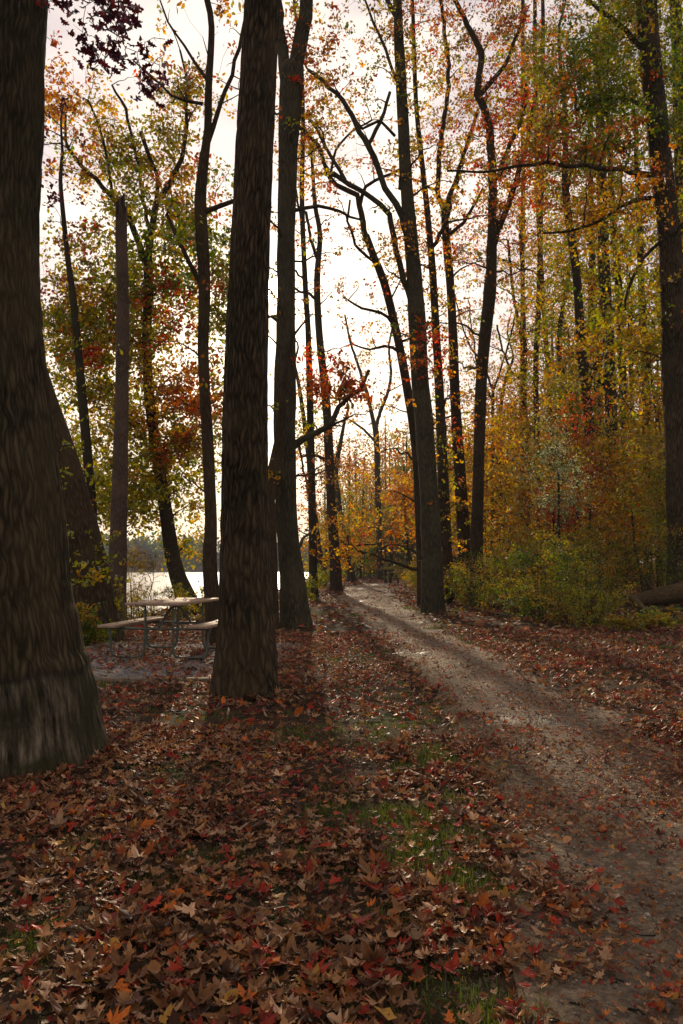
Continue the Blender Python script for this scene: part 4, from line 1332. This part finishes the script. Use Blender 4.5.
# ------------------------------------------------------------------ fallen log and limbs on the right
def log(name, label, rows, bark, cat='log', segs=20, ends=True, stubs=()):
    rows = np.array(rows, float)
    rs = resample(rows, .12)
    def dsp(a, L, z):
        return 1 + .12 * (vnoise(a / (2 * np.pi) * 8, L * 2.0, 31, 8) - .5) + .05 * (vnoise(a / (2 * np.pi) * 18, L * 1.1, 32, 18) - .5)
    a = Acc()
    V, F, F3, uv = tube(rs, segs, 0, dsp)
    a.add(V, [F, F3], uv)
    V2, F_, F32, uv2 = tube(rs[::-1][-3:], segs, 0, None)
    a.add(V2, [F32], uv2)
    base = tuple(rs[0, :3])
    root = empty(name, base)
    tag(root, label, cat)
    a.build('trunk', bark, root, base)
    for st in stubs:
        b = Acc()
        V, F, F3, uv = tube(resample(np.array(st, float), .1), 8, 0, None)
        b.add(V, [F, F3], uv)
        b.build('branch', bark, root, base)
Yl = 19.0
p0, _ = P(634, 601, Yl)
p1, _ = P(655, 597, Yl)
p2, _ = P(700, 589, Yl)
log('fallen_log', 'thick brown fallen log lying behind the low plants at the right edge', [[*p0, .15], [*((p0 + p1) / 2), .17], [*p1, .20], [*p2, .24], [*(p2 + np.array([1.2, .5, .05])), .25]], log_wood,
    stubs=[[[*(p1 + np.array([0, 0, .1])), .05], [*(p1 + np.array([-.25, -.1, .42])), .03], [*(p1 + np.array([-.35, -.1, .6])), .012]]])
q0, _ = P(646, 612, 17.2)
q1, _ = P(618, 589, 18.0)
log('broken_limb', 'pale broken limb slanting down to the ground in front of the fallen log end', [[*q0, .085], [*((q0 + q1) / 2 + np.array([.02, 0, .03])), .075], [*q1, .05]], log_wood, 'limb', 12)
s0, _ = P(655, 610, 17.4)
s1, _ = P(706, 613, 17.6)
log('fallen_limb', 'thin grey fallen limb lying low in front of the fallen log', [[*s0, .06], [*((s0 + s1) / 2 + np.array([0, 0, .03])), .07], [*s1, .08]], bark_grey, 'limb', 12)

# ------------------------------------------------------------------ grass
r_ = np.random.default_rng(91)
ac = Acc()
T_blade = (np.array([(-.06, 0, 0), (.06, 0, 0), (.035, .16, .6), (-.035, .16, .6), (0, .5, .95)]), np.array([(0, 1, 2), (0, 2, 3), (3, 2, 4)]))
tufts = []
GMASK = []
for px, py, rad, n in [(515, 1000, .30, 26), (440, 945, .16, 12), (415, 920, .12, 8), (435, 880, .2, 12), (405, 858, .18, 9), (325, 858, .12, 6), (30, 945, .10, 6), (120, 955, .08, 4), (455, 780, .35, 16), (400, 755, .3, 12),
                       (300, 905, .1, 3), (180, 720, .5, 14), (130, 800, .15, 4), (20, 800, .1, 4), (470, 790, .3, 10), (385, 815, .2, 8), (455, 965, .2, 10), (500, 920, .12, 4), (600, 960, .05, 1), (430, 760, .3, 14), (450, 800, .2, 12), (420, 830, .2, 12), (390, 880, .15, 8), (470, 850, .18, 10), (440, 730, .5, 16), (400, 700, .6, 16), (480, 900, .15, 9), (370, 790, .3, 10), (375, 660, .9, 20), (340, 820, .2, 8), (240, 850, .2, 6), (80, 850, .15, 5), (160, 880, .12, 5), (350, 745, .6, 10), (220, 770, .3, 8),
                       (405, 610, 1.6, 60), (415, 625, 1.0, 40), (300, 735, .4, 6), (100, 690, .5, 12), (480, 640, .5, 16), (560, 650, .5, 18), (650, 648, .6, 26), (310, 615, 1.2, 30), (330, 600, 1.5, 30)]:
    d = ray(px, py)
    tt = CAMH / -d[2]
    cx, cy_ = d[0] * tt, d[1] * tt
    GMASK.append((cx, cy_, rad * 1.05))
    n = int(n * 1.3)
    for k in range(n):
        a, q = r_.uniform(0, 6.28), rad * r_.uniform(0, 1) ** .6
        gx_, gy_ = cx + math.cos(a) * q * 1.2, cy_ + math.sin(a) * q * 1.6
        if path_l(gy_) + .1 < gx_ < path_r(gy_) - .1 or float(vnoise(np.array([gx_ * 3.3]), np.array([gy_ * 3.3]), 88)[0]) < .42:
            continue
        tufts.append((gx_, gy_, min(1.6, .7 + cy_ * .05)))
for k in range(900):
    y = 2 + 30 * r_.random() ** 1.6
    x = r_.uniform(-.5 * y - .5, .5 * y + 1)
    if path_l(y) - .1 < x < path_r(y) + .1 or x < shore(y) + 2.5:
        continue
    tufts.append((x, y, .7))
for x, y, s in tufts:
    n = int(r_.uniform(40, 80))
    ps = np.stack([x + r_.normal(0, .05 * s + .015, n), y + r_.normal(0, .05 * s + .015, n), np.zeros(n)], 1)
    ps[:, 2] = g0(ps[:, 0], ps[:, 1]) - .005
    Rm = rot_flat(n, .6, r_)
    h = r_.uniform(.018, .06, n) * s
    T_ = T_blade
    gc = np.array([(.075, .11, .018), (.11, .145, .02), (.16, .17, .03), (.20, .15, .05)])[r_.choice(4, n, p=[.4, .35, .17, .08])]
    scatter(ac, T_, ps, h, Rm, gc * r_.uniform(.7, 1.3, (n, 1)))
tag(ac.build('grass', M_grass, smooth=False), 'short green grass tufts growing through the leaf litter', 'grass', kind='stuff')

# ------------------------------------------------------------------ fallen leaves
GL = np.array([(.36, .18, .07), (.26, .115, .04), (.17, .062, .02), (.07, .03, .012), (.36, .04, .016), (.50, .13, .02), (.47, .28, .15), (.24, .03, .014), (.42, .22, .04), (.14, .06, .025)])
def leaf_cols(n, red, pale, r_):
    p = np.array([.20, .20, .15, .10, .08 * red, .05 * red, .085 * pale, .07 * red, .035, .09])
    p = p / p.sum()
    return GL[r_.choice(len(GL), n, p=p)] * r_.uniform(.45, 1.25, (n, 1))
tm_near = [leaf_template(k, c_, q, s) for s, (k, c_, q) in enumerate([('maple', .3, .2), ('oak', -.3, .3), ('oak', .6, .2), ('maple', .6, -.2), ('beech', 1.0, .3), ('maple', -.3, .5), ('maple', .1, .6), ('maple', 1.1, .4), ('oak', .4, .6), ('maple', .9, .8), ('oak', 1.4, -.3)])]
r_ = np.random.default_rng(17)
ac = Acc()
def path_in(x, y):
    x = x + .7 * (vnoise(x * 1.9, y * 1.9, 71) - .5) + .3 * (vnoise(x * 6, y * 6, 72) - .5)
    return sstep(x, path_l(y) - .12, path_l(y) + .35) * sstep(-x, -path_r(y) - .1, -path_r(y) + .3)
def drop(n, y0_, y1_, smin, smax, tms, dens_path, zmax, seed, tilt=.33, small=1.0, only_path=False):
    r_ = np.random.default_rng(seed)
    u = r_.random(n)
    y = np.sqrt(y0_ ** 2 + u * (y1_ ** 2 - y0_ ** 2))
    x = r_.uniform(-.49, .49, n) * y * 1.08 + r_.normal(0, .15, n)
    pin = path_in(x, y)
    keep = r_.random(n) > pin * (1 - dens_path)
    keep &= x > shore(y) + 1.2
    if only_path:
        keep &= (pin > .05) & (vnoise(x * 2.3, y * 2.3, 44) + r_.random(n) * .9 > .75)
    A_ = (x - PADC[0]) * math.cos(PADA) + (y - PADC[1]) * math.sin(PADA)
    B_ = -(x - PADC[0]) * math.sin(PADA) + (y - PADC[1]) * math.cos(PADA)
    onpad = (abs(A_) < 1.55) & (abs(B_) < 2.25)
    keep &= ~(onpad & (r_.random(n) < .35))
    # thin patches where the soil and grass show
    bare = vnoise(x * 1.6, y * 1.6, 21)
    keep &= r_.random(n) > .55 * sstep(bare, .55, .8)
    for gx_, gy_, gr_ in GMASK:
        keep &= ~((((x - gx_) / 1.15) ** 2 + ((y - gy_) / 1.5) ** 2 < gr_ ** 2) & (vnoise(x * 3.3, y * 3.3, 88) > .45) & (r_.random(n) < .5))
    x, y, pin = x[keep], y[keep], pin[keep]
    m_ = len(x)
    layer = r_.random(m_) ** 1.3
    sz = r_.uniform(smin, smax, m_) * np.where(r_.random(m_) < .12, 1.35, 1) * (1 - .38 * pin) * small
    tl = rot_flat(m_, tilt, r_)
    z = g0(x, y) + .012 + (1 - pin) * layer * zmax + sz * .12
    redf = 1 + 2.2 * sstep(vnoise(x * .7, y * .7, 33), .45, .75) + 1.4 * sstep(y, 4, 9)
    cols = np.where((r_.random(m_) < .5)[:, None], leaf_cols(m_, 1.0, 1, r_), leaf_cols(m_, 3.4, 1.4, r_))
    browner = (r_.random(m_) > redf / 4.4)
    cols[browner] = leaf_cols(int(browner.sum()), .7, 1.1, r_)
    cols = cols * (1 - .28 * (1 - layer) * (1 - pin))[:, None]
    w_ = r_.integers(0, len(tms), m_)
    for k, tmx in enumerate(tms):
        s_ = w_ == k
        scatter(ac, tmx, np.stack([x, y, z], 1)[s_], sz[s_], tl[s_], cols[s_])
drop(22000, 1.4, 6.5, .03, .088, tm_near, .66, .028, 1, .27)
drop(12000, 1.4, 6.5, .02, .042, tm_near[2:6], .7, .025, 5, .4)
drop(30000, 6.3, 16, .05, .095, [leaf_template('star', .5, .5, 3), leaf_template('beech', 1.0, .4, 9), leaf_template('star', -.4, .6, 12)], .40, .04, 2, .42)
drop(26000, 15.5, 45, .10, .17, [T_simple], .40, .05, 3, .42)
drop(16000, 44, 100, .2, .36, [T_simple], .30, .05, 4, .4)
for k in range(26):       # leaves lying on the table top and the seats
    sx = r_.uniform(-.34, .34) if k % 3 else r_.choice([-1, 1]) * .63 + r_.uniform(-.08, .08)
    zz = .769 if k % 3 else .469
    sy = r_.uniform(-.85, .85)
    ca_, sa_ = math.cos(R(-8)), math.sin(R(-8))
    scatter(ac, tm_near[k % 9], np.array([[TC[0] + sx * ca_ - sy * sa_, TC[1] + sx * sa_ + sy * ca_, tz + zz]]), np.array([r_.uniform(.05, .09)]), rot_flat(1, .1, r_), leaf_cols(1, 1, 1, r_))
drop(26000, 1.6, 9, .018, .045, [leaf_template('beech', 1.0, .8, 21), leaf_template('star', .9, .9, 22)], 1, .01, 6, .45, only_path=True)
drop(26000, 8.5, 34, .045, .09, [T_simple], 1, .01, 7, .45, only_path=True)
tag(ac.build('fallen_leaves', M_dry, smooth=False), 'thick litter of brown, tan and red fallen leaves covering the ground and strewn over the path', 'fallen leaves', kind='stuff')

ac = Acc()
r_ = np.random.default_rng(123)
n = 9000
y = 1.8 + 16 * r_.random(n) ** 1.4
L_, R_ = path_l(y), path_r(y)
x = L_ + (R_ - L_) * r_.random(n)
kp = vnoise(x * 1.8, y * 1.8, 61) + r_.random(n) * .7 > .75
x, y = x[kp], y[kp]
a = math.radians(54.7)
oct_ = np.array([(1, 0, 0), (-1, 0, 0), (0, 1, 0), (0, -1, 0), (0, 0, .7), (0, 0, -.7), (.62, .62, .35), (-.6, .6, .3)])
of = np.array([(0, 6, 4), (6, 2, 4), (2, 7, 4), (7, 1, 4), (1, 3, 4), (3, 0, 4), (6, 0, 5), (2, 6, 5), (7, 2, 5), (1, 7, 5), (3, 1, 5), (0, 3, 5)])
sc_ = np.exp(r_.normal(-5.15, .38, len(x)))
scatter(ac, (oct_, of), np.stack([x, y, g0(x, y) + .002 + sc_ * .2], 1), sc_, rot_flat(len(x), .25, r_), np.array([(.26, .21, .16), (.17, .14, .11), (.36, .31, .25), (.12, .10, .085)])[r_.integers(0, 4, len(x))])
tag(ac.build('path_gravel', M_stone, smooth=False), 'small loose stones pressed into the dirt path', 'gravel', kind='stuff')

# twigs lying in the litter, too many to count
ac = Acc()
r_ = np.random.default_rng(77)
for k in range(230):
    y = 2 + 14 * r_.random() ** 1.5
    x = r_.uniform(-.5, .5) * y
    a = r_.uniform(0, 3.14)
    L = r_.uniform(.05, .22) * (.35 if path_l(y) < x < path_r(y) else 1)
    n = 5
    s = np.linspace(-.5, .5, n)
    xs_ = x + np.cos(a) * s * L + r_.normal(0, .008, n)
    ys_ = y + np.sin(a) * s * L + r_.normal(0, .008, n)
    rows = np.stack([xs_, ys_, g0(xs_, ys_) + r_.uniform(.015, .04), np.linspace(.004, .0018, n)], 1)
    V, F, F3, uv = tube(rows, 5)
    ac.add(V, [F, F3], uv)
tag(ac.build('twig_litter', bark_thin), 'thin brown twigs scattered among the fallen leaves', 'twigs', kind='stuff')

# ------------------------------------------------------------------ haze over the lake and wood
m = bpy.data.materials.new('haze_air')
m.use_nodes = True
m.node_tree.nodes.clear()
o_ = m.node_tree.nodes.new('ShaderNodeOutputMaterial')
pv = m.node_tree.nodes.new('ShaderNodeVolumePrincipled')
pv.inputs['Color'].default_value = (.80, .88, 1, 1)
pv.inputs['Density'].default_value = 0.00038
pv.inputs['Anisotropy'].default_value = 0.0
m.node_tree.links.new(pv.outputs[0], o_.inputs['Volume'])
ac = Acc()
x0, x1, y0_, y1_, z0, z1 = -960, 960, -360, 1560, -4.0, 40
V = np.array([(x, y, z) for x in (x0, x1) for y in (y0_, y1_) for z in (z0, z1)], float)
F = np.array([(0, 1, 3, 2), (4, 6, 7, 5), (0, 4, 5, 1), (2, 3, 7, 6), (0, 2, 6, 4), (1, 5, 7, 3)])
ac.add(V, [F])
if HAZE:
    tag(ac.build('haze', m, smooth=False), 'thin pale haze in the air over lake and wood', 'haze', kind='stuff')
